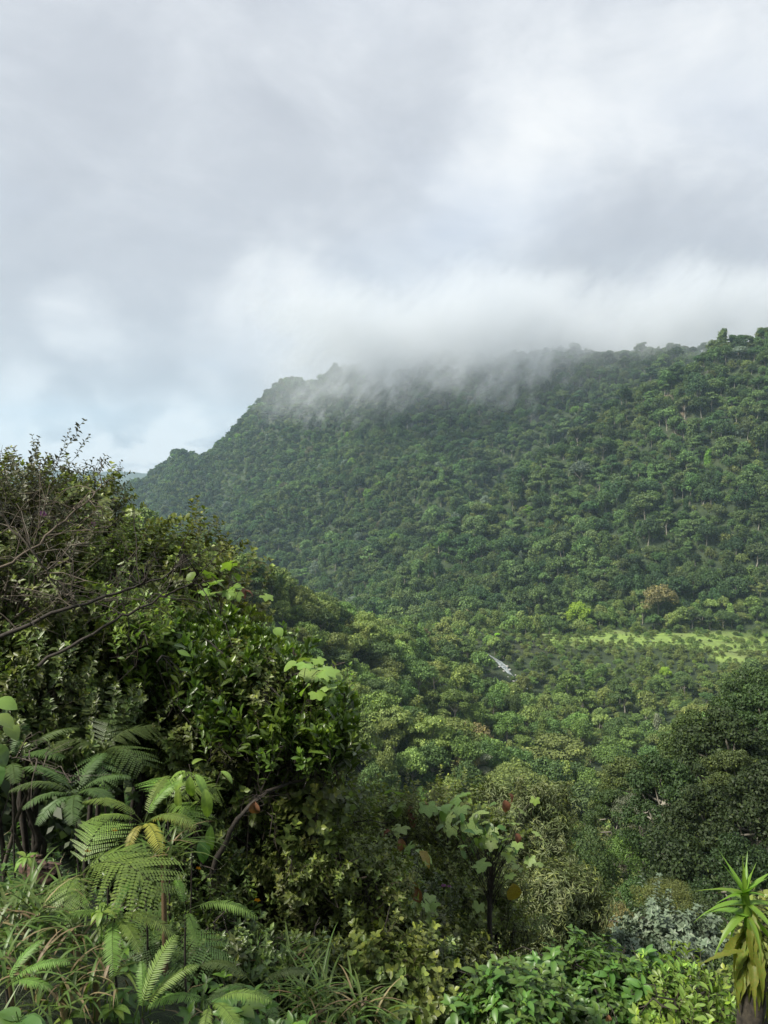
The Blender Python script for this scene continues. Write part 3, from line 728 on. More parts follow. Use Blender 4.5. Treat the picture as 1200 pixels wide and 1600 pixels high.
def shrub(name, label, cat, group, top, rad, tw, n, parts=60, seed=0, up=.45, shell=.45, bark='dark_bark', limbs=6, root=None, sc=1., lump=.3, thick=.022, low=-.45, extra=None):
    """top: pixel x, pixel y and distance of the crown's centre; rad: half sizes in metres"""
    r_ = np.random.default_rng(1000 + seed)
    C = W(*top); rad = np.array(rad, float)
    if root is None: root = (C.x + r_.uniform(-.2, .2), C.y + r_.uniform(-.1, .3))
    B = Vector((root[0], root[1], hz(*root) - .05))
    t_ = thing(name, label, cat, B, group)
    c = np.array(C - B)
    d = norm(r_.normal(size=(n * 3, 3))); d = d[d[:, 2] > low][:n]; n = len(d)
    ph = r_.uniform(0, 6.28, 6)
    lum = 1 + lump * (np.sin(d[:, 0] * 5 + ph[0]) * np.sin(d[:, 1] * 5 + ph[1]) + .6 * np.sin(d[:, 2] * 8 + d[:, 0] * 6 + ph[2]) + .35 * np.sin(d[:, 0] * 13 + ph[3]) * np.sin(d[:, 2] * 13 + ph[4]))
    rr_ = (shell + (1 - shell) * r_.uniform(0, 1, n) ** .5) * lum
    tips = c + d * rad * rr_[:, None]
    # limbs
    st = Geo(); nodes = []
    fork = c - np.array([0, 0, rad[2] * .75]) if c[2] > rad[2] * 1.6 else np.array([0, 0, .05])
    if fork[2] > .3:
        for q in range(2 if thick < .028 else 3): tube(st, curve((q * .12 - .1, q * .07, -.05), fork + r_.normal(0, .02, 3), 0, 8, .03, r_), thick * 1.3, thick * .8, 7)
    for k in range(limbs):
        az = k / limbs * 6.28 + r_.uniform(-.4, .4); e = r_.uniform(.1, 1.1)
        end = c + rad * np.array([math.cos(az) * math.cos(e), math.sin(az) * math.cos(e), math.sin(e)]) * .62
        pth = curve(fork, end, .10 * np.linalg.norm(end - fork), 8, .03 * np.linalg.norm(rad), r_)
        tube(st, pth, thick, thick * .25, 6); nodes.append(pth[3:])
        for q in range(3):
            s_ = pth[r_.integers(3, 7)]; e2 = s_ + (r_.normal(0, .33, 3) + .25 * norm(s_ - c + 1e-3)) * rad
            p2 = curve(s_, e2, .03, 5, .02, r_); tube(st, p2, thick * .4, thick * .15, 4); nodes.append(p2[1:])
    nodes = np.vstack(nodes)
    dm = ((tips[:, None] - nodes[None]) ** 2).sum(-1); nn = nodes[dm.argmin(1)]
    out = norm(tips - nn) * .6 + norm(d * rad) * .5
    dirs = norm(out * (1 - up) + np.array([0, 0, 1.2]) * up + r_.normal(0, .25, (n, 3)))
    s = sc * r_.uniform(.75, 1.2, n)
    K = TW[tw]; Lt = .25 * s
    base = tips - dirs * Lt[:, None]
    dist = np.linalg.norm(base - nn, axis=1)
    for k in range(0, n, 2 if n > 500 else 1):
        if dist[k] > .06: tube(st, curve(nn[k], base[k], -.02, 4, .012, r_), .0032 * sc ** .5, .0018 * sc ** .5, 3)
    obj('stem', st.mesh('stem', [M[bark]]), t_)
    Mx = align(dirs, r_.uniform(0, 6.28, n), s)
    # the twigs nearest to the viewer and to the outside are parts, the rest is one mass
    toward = -(np.array(C) / np.linalg.norm(C))
    sc_ = ((tips - c) / rad) @ toward + .5 * d[:, 2] + r_.uniform(0, .2, n)
    o_ = np.argsort(-sc_); pa, re = o_[:parts], o_[parts:]
    for k in pa:
        m4 = Matrix([[*Mx[k][0], base[k][0]], [*Mx[k][1], base[k][1]], [*Mx[k][2], base[k][2]], [0, 0, 0, 1]])
        obj('leafy_twig', K['m'][k % len(K['m'])], t_, mat=m4)
    if len(re):
        gs = []
        for v_ in range(len(K['g'])):
            kk = re[re % len(K['g']) == v_]
            if len(kk): gs.append(rep(K['g'][v_], Mx[kk], base[kk], .12))
        f_ = obj('foliage', join(gs).mesh('foliage', K['mats']), t_); f_['kind'] = 'stuff'
    return t_

# --- left: the tall twiggy bush against the sky
shrub('twiggy_shrub', 'tall twiggy bush with small purplish leaves against the sky at left', 'shrub', None, (-20, 815, 6.2), (.92, .9, .66), 'purple', 560, 120, 1, up=.25, shell=.2, lump=.4, limbs=7, thick=.016)
shrub('twiggy_shrub', 'dark purplish twig crown rising behind, its tips at the gap in the bushes', 'shrub', None, (140, 820, 7.4), (.42, .6, .50), 'purple', 260, 90, 2, up=.3, shell=.15, lump=.5)
shrub('leafy_shrub', 'green leafy bush among the purplish twigs at upper left', 'shrub', None, (50, 815, 6.9), (1.0, .6, .60), 'rounded', 520, 120, 3, up=.4, shell=.2, lump=.4)
shrub('leafy_shrub', 'round-leaved green bush sloping down below the twiggy crowns', 'shrub', None, (235, 910, 7.4), (1.0, .8, .58), 'rounded', 900, 200, 4, up=.5, shell=.3, lump=.35)
shrub('dead_twig_shrub', 'tangle of bare grey-brown twigs on the left bank', 'shrub', None, (20, 930, 5.6), (.85, .6, .45), 'dry', 120, 100, 5, up=.25, shell=.05, bark='pale_twig', lump=.3, limbs=12, thick=.014)
shrub('leafy_shrub', 'dim small-leaved bush behind the bare twigs at left edge', 'shrub', None, (40, 960, 6.0), (1.25, .8, .85), 'small', 1300, 200, 6, shell=.2, lump=.3)
shrub('dark_shrub', 'dark bush filling the left edge above the ferns', 'shrub', None, (60, 1110, 5.6), (1.05, .7, .55), 'smalldark', 700, 120, 7, shell=.25)
shrub('dark_shrub', 'dark leafy bush between the ferns and the glossy dome', 'shrub', None, (215, 1150, 6.2), (.8, .6, .6), 'smalldark', 560, 100, 8, shell=.25)
# --- the glossy domes
shrub('glossy_shrub', 'glossy green domed bush with upright leaves and thin dark trunks', 'shrub', None, (325, 1040, 6.0), (.70, .6, .34), 'glossy', 430, 170, 9, up=.75, shell=.35, lump=.38, root=(-1.55, 6.1), thick=.03, low=-.2)
shrub('glossy_shrub', 'smaller glossy bush stepping down to the right of the dome', 'shrub', None, (440, 1120, 5.7), (.50, .5, .30), 'glossy', 300, 130, 10, up=.7, shell=.25, lump=.42, root=(-.9, 5.9), thick=.03)
shrub('glossy_shrub', 'glossy leafy branch end, lowest and rightmost of the glossy bushes', 'shrub', None, (505, 1160, 5.5), (.24, .3, .2), 'glossy', 100, 80, 11, up=.6, shell=.3, root=(-.7, 5.7))
shrub('dark_shrub', 'shaded small-leaved bush beneath the glossy domes', 'shrub', None, (370, 1210, 6.6), (.95, .6, .55), 'smalldark', 560, 100, 12, shell=.2)
shrub('leafy_shrub', 'olive leafy bush filling the space below the glossy dome', 'shrub', None, (330, 1165, 5.9), (.75, .5, .42), 'small', 520, 120, 14, shell=.2)
shrub('leafy_shrub', 'loose green bush under the lowest glossy branch end', 'shrub', None, (455, 1225, 5.9), (.5, .5, .34), 'rounded', 300, 100, 15, shell=.2)
shrub('leafy_shrub', 'round-leaved bush showing left of the glossy dome', 'shrub', None, (190, 1030, 6.0), (.5, .5, .4), 'rounded', 330, 100, 16, shell=.2)
shrub('pale_shrub', 'yellow-green bush glimpsed behind the glossy domes', 'shrub', None, (400, 1130, 7.6), (1.0, .5, .7), 'limey', 330, 60, 13, shell=.2)
shrub('leafy_shrub', 'fine-leaved sprays growing up through the glossy dome', 'shrub', None, (385, 1065, 5.6), (.42, .3, .30), 'small', 90, 60, 17, up=.5, shell=.1)
shrub('pale_shrub', 'pale young shoots at the left shoulder of the glossy dome', 'shrub', None, (215, 985, 5.7), (.34, .3, .2), 'limey', 70, 50, 18, up=.6, shell=.1)
# --- centre bottom
CB = [((470, 1290, 7.6), (.85, .7, .55), 'small', 560, 'olive small-leaved bush below the glossy branch end'),
      ((590, 1310, 8.6), (.75, .7, .60), 'small', 520, 'small-leaved bush at the foot of the dark gully'),
      ((715, 1300, 9.4), (.72, .7, .58), 'rounded', 520, 'pale-topped bush right of the rusty leaves'),
      ((400, 1390, 6.2), (.65, .6, .45), 'smalldark', 420, 'dark small-leaved bush right of the large fern'),
      ((520, 1420, 6.6), (.62, .6, .45), 'small', 440, 'bush of fine leaves at centre below the mottled leaves'),
      ((610, 1440, 6.8), (.60, .6, .45), 'smalldark', 440, 'shaded bush left of the thin black trunk'),
      ((590, 1530, 5.2), (.55, .5, .36), 'rounded', 330, 'round-leaved bush at the bottom centre of the view'),
      ((710, 1555, 5.4), (.42, .5, .24), 'smalldark', 280, 'low dark bush at the foot of the thin black trunk'),
      ((440, 1530, 4.9), (.45, .4, .30), 'smalldark', 260, 'low dark bush behind the grass tufts at bottom'),
      ((700, 1395, 8.4), (.7, .6, .5), 'small', 460, 'fine-leaved bush carrying the small violet flowers'),
      ((300, 1330, 5.6), (.6, .5, .42), 'smalldark', 360, 'dark bush behind the yellowed fern fronds'),
      ((290, 1500, 4.6), (.55, .4, .34), 'smalldark', 280, 'shaded bush between the lower ferns'),
      ((560, 1385, 5.9), (.42, .4, .30), 'small', 300, 'bush with fine lit leaves in front of the mottled leaves'),
      ((480, 1345, 5.7), (.42, .4, .30), 'small', 300, 'bush with fine lit leaves left of the mottled leaves'),
      ((655, 1480, 5.9), (.34, .4, .22), 'rounded', 190, 'round-leaved bush just left of the thin black trunk foot'),
      ((760, 1440, 9.6), (.7, .7, .55), 'small', 420, 'bush behind the thin black trunk')]
for k, (tp, rd, tw, n, lb) in enumerate(CB):
    shrub('leafy_shrub' if tw != 'smalldark' else 'dark_shrub', lb, 'shrub', None, tp, rd, tw, int(n * 1.15), 80, 20 + k, shell=.3, lump=.35)
shrub('herb_shrub', 'broad-leaved green bush along the bottom right, widest of the low bushes', 'shrub', None, (930, 1560, 5.6), (.62, .5, .33), 'herb', 420, 110, 40, up=.55, shell=.3)
shrub('herb_shrub', 'broad-leaved bush at the bottom between thin trunk and widest low bush', 'shrub', None, (800, 1590, 4.8), (.34, .4, .26), 'herb', 170, 100, 41, up=.6, shell=.3)
shrub('herb_shrub', 'fresh green bush just left of the rosette plant trunk', 'shrub', None, (1075, 1580, 5.2), (.35, .4, .24), 'limey', 110, 60, 42, up=.5, shell=.3)
shrub('leafy_shrub', 'small green bush behind the rosette plant at the right edge', 'shrub', None, (1210, 1500, 5.0), (.3, .3, .45), 'rounded', 140, 50, 43, shell=.3)
shrub('narrow_leaved_tree', 'grey-olive tree with narrow hanging leaves beside the thin black trunk', 'tree', None, (850, 1440, 15), (1.15, 1.0, .95), 'narrow', 900, 120, 44, up=-.1, shell=.3, sc=1.5, bark='twig_bark', thick=.05, lump=.3)
shrub('narrow_leaved_tree', 'pale-topped tree with narrow leaves behind the mottled lobed leaves', 'tree', None, (815, 1310, 19), (1.3, 1.1, 1.2), 'narrow', 900, 100, 45, up=.1, shell=.35, sc=1.5, bark='twig_bark', thick=.06)
shrub('silver_shrub', 'silvery pale-leaved bush left of the rosette plant', 'shrub', None, (1055, 1465, 17), (1.15, .9, .55), 'silver', 300, 170, 46, up=.4, shell=.2, lump=.6)
shrub('silver_shrub', 'silvery pale-leaved bush beside the rusty-topped bush', 'shrub', None, (975, 1500, 16), (.7, .6, .42), 'silver', 150, 80, 47, up=.4, shell=.45)

# --- slope trees between 15 and 60 m, individually placed
SLP = [proto(260 + k, s, 15000, .17) for k, s in enumerate(['big', 'umbrella', 'big', 'column'])]
def slope_tree(px, py, D, Rw, H, q, tn, br, label, name='slope_tree', nearp=None):
    p = W(px, py, D); z = hz(p.x, p.y); me_ = (nearp or SLP)[q]
    R0 = {'umbrella': 5.6, 'round': 4.4, 'big': 4.4, 'column': 2.9, 'layer': 4.8}[me_[2]]
    s_ = Rw / R0 * 1.08; zb = min(z, p.z - 10 * s_)
    t_ = thing(name, label, 'tree', (p.x, p.y, zb), None, r.uniform(0, 6)); off = p.z - 10 * s_ - zb
    c_ = obj('crown', me_[0], t_, loc=(0, 0, off)); c_.scale = (s_, s_, s_); c_['tint'] = [v_ * br for v_ in TINTS[tn]]
    k_ = obj('trunk', me_[1], t_, loc=(0, 0, off)); k_.scale = (s_, s_, s_)
    if off > .3:
        g = Geo(); tube(g, curve((0, 0, -.3), (0, 0, off), 0, 5, .05), .3 * s_, .27 * s_, 7); obj('lower_trunk', g.mesh('lower_trunk', [M['tree_bark']]), t_)
ST = [(880, 1375, 24, 1.6, 4, 0, 'mid green', 1.0, 'rounded green tree just right of the hanging brown leaf'),
      (970, 1410, 27, 1.2, 3, 2, 'russet', 1.1, 'rusty-topped bush above the silvery bushes'),
      (1045, 1375, 30, 1.5, 4, 1, 'olive', .9, 'olive small tree above the silvery bush'),
      (900, 1470, 18, 1.0, 3, 0, 'mid green', .9, 'green bush below the hanging brown leaf'),
      (930, 1510, 15, .9, 3, 2, 'pale green', .9, 'yellow-green bush in front of the silvery bushes'),
      (1150, 1480, 16, 1.2, 3, 0, 'dark green', .9, 'dark bush behind the rosette plant leaves'),
      (850, 1250, 75, 4.2, 9, 1, 'olive', 1.0, 'broad olive tree at the top of the slope right of the lobed leaves'),
      (870, 1290, 60, 3.4, 8, 0, 'mid green', 1.3, 'bright leafy green tree left of the dark trees'),
      (930, 1310, 52, 2.8, 8, 3, 'dark green', 1.2, 'vine-hung dark green tree left of the big dark trees'),
      (985, 1295, 55, 3.0, 8, 2, 'mid green', 1.0, 'rounded tree in front of the big dark trees'),
      (1010, 1240, 58, 3.0, 9, 1, 'silvery', .8, 'pale-leaved tree high on the dark trees flank'),
      (780, 1340, 40, 2.8, 6, 0, 'olive', 1.0, 'olive tree on the slope seen past the thin trunk'),
      (900, 1345, 40, 2.4, 6, 3, 'dark green', .9, 'low vine-hung tree in the dark hollow'),
      (1000, 1370, 38, 2.4, 5, 2, 'deep green', .8, 'low dark tree in the hollow under the big dark trees'),
      (1090, 1385, 34, 2.2, 5, 0, 'dark green', .9, 'dark tree on the slope behind the silvery bush'),
      (1170, 1400, 30, 2.2, 5, 2, 'dark green', .8, 'dark tree on the slope behind the rosette plant top'),
      (700, 1330, 34, 3.0, 6, 1, 'mid green', .9, 'green tree on the slope behind the violet flowers'),
      (600, 1290, 50, 3.6, 8, 0, 'deep green', .9, 'deep green tree on the slope under the gully')]
for a in ST: slope_tree(*a)
BIG = [(1180, 1040, 84, 5.4, 16, 2, 'deep green', 0.65, 'tree crown at the right edge above all the dark group'),
       (1085, 1105, 80, 4.6, 14, 0, 'mid green', 0.58, 'tree at the back left of the dark group'),
       (985, 1180, 78, 4.4, 12, 2, 'olive', 0.58, 'olive tree just left of the dark group'),
       (960, 1225, 64, 3.0, 10, 1, 'deep green', 0.72, 'green tree between the olive tree and the dark hollow'),
       (1150, 1160, 52, 3.4, 12, 1, 'olive', 0.47, 'brownish leafy crown in the middle of the dark group'),
(1135, 1095, 58, 5.2, 15, 0, 'dark green', 0.61, 'big dark tree at right, tallest of the dark group'),
       (1040, 1170, 55, 4.2, 13, 1, 'dark green', 0.68, 'big dark tree on the left flank of the dark group'),
       (1195, 1065, 66, 5.2, 16, 2, 'deep green', 0.58, 'dark tree at the right edge behind the tallest one'),
       (1110, 1220, 46, 4.0, 11, 2, 'dark green', 0.54, 'dark vine-draped tree in the middle of the dark group'),
       (1195, 1190, 44, 4.2, 13, 0, 'dark green', 0.50, 'dark tree at the right edge, nearest of the dark group'),
       (1160, 1300, 38, 3.2, 9, 1, 'dark green', 0.50, 'shaded tree low in the dark group at right'),
       (1060, 1310, 42, 2.8, 8, 3, 'dark green', 0.54, 'hanging dark tree low in the dark group')]
BIGP = [proto(280 + k, s, 24000, .20) for k, s in enumerate(['big', 'big', 'big', 'column'])]
for a in BIG: slope_tree(*a[:9], name='dark_tree', nearp=BIGP)

# --- undergrowth on the near bank: one mass of herbs and blades nobody could count
def blade_tmpl(mi=0):
    V, F = [], []
    for k, (w_, y_, z_) in enumerate([(.02, 0, 0), (.028, .35, .12), (.022, .7, .1), (.003, 1, -.12)]):
        V += [(-w_, y_, z_ + .006), (w_, y_, z_ + .006)]
    F = [[0, 1, 3, 2], [2, 3, 5, 4], [4, 5, 7, 6]]
    return np.array(V), np.array(F), np.array([mi] * 3), np.full(8, .5)
BL = blade_tmpl()
nG = 4600
u = r.uniform(-1, 1, nG); gyv = 1.6 + 9 * r.uniform(0, 1, nG) ** 1.2
gxv = u * (gyv * .62 + .3); gzv = height(gxv, gyv)
az = r.uniform(0, 6.28, nG); el = r.uniform(.2, 1.3, nG)
d = np.stack([np.cos(az) * np.cos(el), np.sin(az) * np.cos(el), np.sin(el)], -1)
upv = np.stack([-np.cos(az) * np.sin(el), -np.sin(az) * np.sin(el), np.cos(el)], -1)
q = rep(BL, frames(d, upv) * (r.uniform(.07, .26, nG)[:, None, None] * np.array([.8, 1, 1])), np.stack([gxv, gyv, gzv - .02], -1)); q.S = [np.repeat(r.uniform(.1, .9, nG), 8)]
mi_ = np.repeat((r.uniform(size=nG) < .16).astype(int), 3); q.Mi = [mi_]
o = obj('grass', q.mesh('grass', [M['grass'], M['straw']])); o['kind'] = 'stuff'; o['category'] = 'grass'; o['label'] = 'loose grass blades and dry stalks over the near bank'
# herbs: small sprigs with pointed leaves
nH = 1500
u = r.uniform(-1, 1, nH); gyv = 3.3 + 9 * r.uniform(0, 1, nH); gxv = u * (gyv * .6 + .3); gzv = height(gxv, gyv)
HT = [spray(700 + k, .22, 9, .07, 0, L_BR, elev=.3, tip=3, pair=True).arr() for k in range(3)]
gs = []
for k in range(3):
    kk = np.arange(nH) % 3 == k
    gs.append(rep(HT[k], align(np.stack([r.normal(0, .35, kk.sum()), r.normal(-.2, .35, kk.sum()), np.ones(kk.sum())], -1), r.uniform(0, 6, kk.sum()), r.uniform(.6, 1.3, kk.sum())), np.stack([gxv, gyv, gzv - .02], -1)[kk], .2))
o = obj('undergrowth', join(gs).mesh('undergrowth', [M['twig_bark'], M['herb']], True)); o['kind'] = 'stuff'; o['category'] = 'undergrowth'; o['label'] = 'low pointed-leaf herbs covering the near bank'
# the near slope beyond: a mat of bushes
nS = 1500
gyv = 9 + 75 * r.uniform(0, 1, nS) ** 1.3; gxv = r.uniform(-1, 1, nS) * (gyv * .62 + 3); gzv = height(gxv, gyv)
kk_ = (gyv > 13) | (gxv < 0)
SB = [crown(300 + k, 1.1, 1.5, 'bush', 420, .17)[0].arr() for k in range(3)]
gs = []
tv = np.stack([gxv, gyv, gzv - .35], -1)
for k in range(3):
    sel = kk_ & (np.arange(nS) % 3 == k); m_ = sel.sum()
    gs.append(rep(SB[k], align(np.tile([0, 0, 1.], (m_, 1)) + r.normal(0, .15, (m_, 3)), r.uniform(0, 6, m_), r.uniform(.6, 1.1, m_) * (1 + gyv[sel] / 60)), tv[sel], .2))
M['mat_leaf'] = leaf_mat('scrub_leaf', (.05, .08, .025), .55, .2, .5, objvar=0)
o = obj('scrub', join(gs).mesh('scrub', [M['mat_leaf']])); o['kind'] = 'stuff'; o['category'] = 'scrub'; o['label'] = 'dense scrub covering the steep slope below the viewpoint'

# --- ferns
def frond(L, n=16, spread=.42, twice=True, seed=0, arch=1.1, m=11, mi=0):
    r_ = np.random.default_rng(seed); g = Geo()
    t = np.linspace(0, 1, 24); ang = .9 - arch * 1.5 * t
    y = np.concatenate([[0], np.cumsum(np.cos(ang[1:]) * L / 23)]); z = np.concatenate([[0], np.cumsum(np.sin(ang[1:]) * L / 23)])
    path = np.stack([np.sin(t * 2) * .03 * L, y, z], -1); tube(g, path, .004 * L / .7 + .0012, .0012, 3, 1, .3)
    at_ = lambda q: np.array([np.interp(q, t, path[:, c]) for c in range(3)])
    for k in range(n):
        q = .22 + .76 * (k / (n - 1)) ** .95; c = at_(q); c2 = at_(min(1, q + .02)); tg = norm(c2 - c + 1e-6)
        prof = math.sin(math.pi * min(1, (1 - (k / n)) ** .75 * .80 + .02)) ** .7 if twice else (math.sin(math.pi * (.12 + .86 * k / n)) ** .55)
        pl_ = L * spread * max(.06, prof) * r_.uniform(.92, 1.08)
        for s in (-1, 1):
            side = np.array([s, 0, 0.]); dr = norm(side * .9 + tg * .45 + np.array([0, 0, -.12]) + r_.normal(0, .05, 3))
            nrm_ = norm(np.cross(side * s, tg)) ; nrm_ = np.array([0, -tg[2], tg[1]]) + r_.normal(0, .08, 3)
            if not twice:
                Mx = frames(dr[None], nrm_[None]) * pl_
                q_ = rep((leaf6(.085, .25, .03, .12, 0)), Mx, c[None]); q_.S = [np.full(6, r_.uniform(.3, .7))]
                V, F, Mi, Sh = q_.arr(); g.add(V, F, 0, Sh)
            else:
                mm = max(3, int(m * (pl_ / (L * spread)) ** .6)); tq = (np.arange(mm) + .6) / (mm + .4)
                base = c + dr * (tq * pl_)[:, None] + np.array([0, 0, -1.]) * (tq ** 2 * pl_ * .16)[:, None]
                fr = frames(dr[None], nrm_[None])[0]; X, Y, Z = fr[:, 0], fr[:, 1], fr[:, 2]
                for s2 in (-1, 1):
                    dd = norm(X * s2 * .92 + Y * .38 + Z * .04)
                    ln = pl_ * .085 * (1 - tq) ** .45 + .003
                    qs = rep((leaf6(.36, .40, .02, .08, 0)), frames(np.tile(dd, (mm, 1)) + r_.normal(0, .04, (mm, 3)), np.tile(Z, (mm, 1))) * ln[:, None, None], base)
                    qs.S = [np.repeat(np.clip(.5 + .15 * r_.normal(0, 1, mm), 0, 1), 6)]
                    V, F, Mi, Sh = qs.arr(); g.add(V, F, 0, Sh)
                e_ = base[-1] + dr * .01
                tube(g, np.array([c, (c + e_) / 2 + [0, 0, .01 * L], e_]), .0012, .0006, 3, 1, .3)
    return g
FR = {}
def fkind(nm, mat, **kw):
    FR[nm] = [frond(seed=50 + k, **kw).mesh('frond', [M[mat], M['grass']]) for k in range(2)]
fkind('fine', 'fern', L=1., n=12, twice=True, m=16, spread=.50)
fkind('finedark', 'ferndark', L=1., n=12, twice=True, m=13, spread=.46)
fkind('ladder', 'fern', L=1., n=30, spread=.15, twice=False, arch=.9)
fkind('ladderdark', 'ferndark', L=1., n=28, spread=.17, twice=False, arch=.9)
fkind('yellow', 'fernyellow', L=1., n=24, spread=.16, twice=False, arch=1.1)
def fern(label, px, py, D, fronds, kindn, name='fern', base=None):
    """fronds: (azimuth towards the right of the view in degrees, tilt, length[, kind])"""
    p = W(px, py, D)
    t_ = thing(name, label, 'fern', p)
    st = Geo()
    g_ = hz(p.x, p.y) - p.z
    tube(st, curve((0, 0, g_ - .05), (0, 0, 0), 0, 4, .01), .007, .005, 5); 
    obj('stalk', st.mesh('stalk', [M['dark_bark']]), t_)
    for k, f in enumerate(fronds):
        a_, tl, ln = f[:3]; kn = f[3] if len(f) > 3 else kindn
        # +Y of the frond points to azimuth a_: 0 = right, 90 = away, -90 = to the viewer
        m4 = Matrix.Rotation(R(a_ - 90), 4, 'Z') @ Matrix.Rotation(R(tl), 4, 'X') @ Matrix.Diagonal((ln, ln, ln, 1))
        obj('frond', FR[kn][k % 2], t_, mat=m4)
fern('large feathery fern, brightest and broadest, over the grassy bank', 125, 1370, 3.6, [(-22, 2, .56), (14, 10, .36), (80, 30, .34), (-85, -10, .28)], 'fine')
fern('fern with a drooping pointed frond under the broadest fern', 178, 1435, 3.4, [(-70, -25, .34), (-20, -12, .36), (200, -8, .30), (-45, -18, .3), (80, 20, .2)], 'ladder')
fern('single fern frond pointing right below the yellowed fern', 290, 1425, 3.9, [(-2, -14, .42), (-60, -20, .28), (120, 5, .25)], 'ladder')
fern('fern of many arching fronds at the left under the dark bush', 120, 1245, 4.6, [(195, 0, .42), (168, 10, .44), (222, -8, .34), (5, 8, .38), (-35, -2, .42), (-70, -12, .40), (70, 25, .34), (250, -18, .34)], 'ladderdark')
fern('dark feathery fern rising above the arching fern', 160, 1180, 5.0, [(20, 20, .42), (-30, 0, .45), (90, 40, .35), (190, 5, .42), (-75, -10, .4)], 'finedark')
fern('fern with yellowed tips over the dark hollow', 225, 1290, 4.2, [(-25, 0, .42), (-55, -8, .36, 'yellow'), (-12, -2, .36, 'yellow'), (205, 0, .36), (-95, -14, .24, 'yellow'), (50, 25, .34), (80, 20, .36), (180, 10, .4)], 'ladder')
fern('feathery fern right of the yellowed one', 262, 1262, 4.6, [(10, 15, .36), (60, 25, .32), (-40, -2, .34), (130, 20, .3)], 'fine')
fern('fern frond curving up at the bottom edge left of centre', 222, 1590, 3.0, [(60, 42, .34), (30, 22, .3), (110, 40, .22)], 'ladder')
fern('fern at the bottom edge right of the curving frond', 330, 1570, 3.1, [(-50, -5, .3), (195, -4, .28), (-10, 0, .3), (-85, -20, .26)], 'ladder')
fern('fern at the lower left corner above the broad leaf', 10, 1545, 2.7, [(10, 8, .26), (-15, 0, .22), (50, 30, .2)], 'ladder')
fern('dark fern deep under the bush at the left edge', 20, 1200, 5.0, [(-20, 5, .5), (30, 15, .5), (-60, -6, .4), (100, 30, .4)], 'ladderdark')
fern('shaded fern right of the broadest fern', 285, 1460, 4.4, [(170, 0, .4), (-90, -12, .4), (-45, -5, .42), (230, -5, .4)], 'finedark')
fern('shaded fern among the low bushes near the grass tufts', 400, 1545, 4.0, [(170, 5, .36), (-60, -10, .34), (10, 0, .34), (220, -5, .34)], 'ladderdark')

# --- plants with large leaves, each leaf a part
LB = {}
def lkind(nm, fn, mats):
    LB[nm] = [fn(np.random.default_rng(900 + hash_(nm) + k)).mesh('leaf', [M[x] for x in mats]) for k in range(3)]
lkind('lobed', lambda q: lobed(1., 5, r=q), ['limeblotch'])
lkind('lobedlime', lambda q: lobed(1., 5, r=q), ['lime'])
lkind('rusty', lambda q: blade(1., .30, OVAL, 10, .5, 1.2, .02, r=q), ['rust'])
lkind('browning', lambda q: blade(1., .32, OVAL, 10, .3, .9, .03, r=q), ['brownyellow'])
lkind('broad', lambda q: blade(1., .28, OVAL, 9, .25, .8, .01, r=q), ['herb'])
lkind('striped', lambda q: blade(1., .17, OVAL, 12, .2, 1.2, .0, r=q, veins=True), ['lime'])
lkind('heartdark', lambda q: blade(1., .42, OVAL, 10, .15, .9, .02, r=q, veins=True), ['herb'])
lkind('heart', lambda q: blade(1., .42, OVAL, 8, .15, .7, .015, r=q), ['lime'])
lkind('strap', lambda q: blade(1., .12, LANCE, 10, .2, .5, 0, r=q), ['lime'])
def leafy(name, label, cat, base, leaves, bark='dark_bark', root=None, rs=.008, group=None):
    """leaves: (px, py, D, kind, length m, azimuth, pitch, roll); stalks run back to base"""
    p = W(*base); gz_ = hz(p.x, p.y)
    t_ = thing(name, label, cat, (p.x, p.y, gz_)); B = Vector((p.x, p.y, gz_))
    st = Geo(); top = np.array(p - B)
    tube(st, curve((0, 0, -.05), top, 0, 7, .012), rs, rs * .6, 6)
    for k, (px, py, D, kn, ln, az_, pt, ro) in enumerate(leaves):
        q = W(px, py, D) - B
        m4 = Matrix.Translation(q) @ Matrix.Rotation(R(az_ - 90), 4, 'Z') @ Matrix.Rotation(R(pt), 4, 'X') @ Matrix.Rotation(R(ro), 4, 'Y') @ Matrix.Diagonal((ln, ln, ln, 1))
        lf = obj('leaf', LB[kn][k % 3], t_, mat=m4)
        if kn in ('rusty', 'browning'): lf['label'] = 'browning old leaf'
        at0 = top * (1 - .09 * ((k * 5) % 8) / 1.6 / max(1., np.linalg.norm(top)) * 1.2)
        tube(st, curve(at0, q, .03, 5, .012), min(.0042, rs * .3), .0022, 3)
    obj('stem', st.mesh('stem', [M[bark]]), t_)
    return t_
def around(px, py, D, n, kinds, ln, sx_, sy_, seed, dd=.25, face=-90, pit=-15):
    q = np.random.default_rng(seed)
    return [(px + q.normal(0, sx_), py + q.normal(0, sy_), D + q.uniform(-dd, dd), kinds[int(q.integers(0, len(kinds)))], ln * q.uniform(.7, 1.15), face + q.normal(0, 75), pit + q.normal(0, 22), q.normal(0, 15)) for _ in range(n)]
leafy('mottled_leaf_plant', 'sapling with lobed pale leaves and old brown leaves at centre', 'plant', (645, 1400, 6.4),
      around(600, 1355, 6.3, 26, ['lobed', 'lobed', 'broad', 'lobedlime'], .13, 28, 24, 1) + around(640, 1415, 6.2, 22, ['lobed', 'lobed', 'broad'], .13, 24, 22, 2) +
      [(585, 1338, 6.2, 'rusty', .15, -80, -65, 10), (612, 1298, 6.4, 'rusty', .11, 180, -10, 0), (625, 1310, 6.4, 'rusty', .13, -70, -60, 0), (640, 1375, 6.1, 'browning', .16, -60, -50, 20), (615, 1365, 6.1, 'browning', .14, -110, -45, 0), (655, 1330, 6.3, 'browning', .17, -30, -30, 0),
       (600, 1405, 6.1, 'browning', .14, -90, -60, 0), (648, 1385, 6.0, 'rusty', .15, -70, -50, 30), (592, 1425, 6.0, 'rusty', .13, -90, -70, 0)], rs=.012)
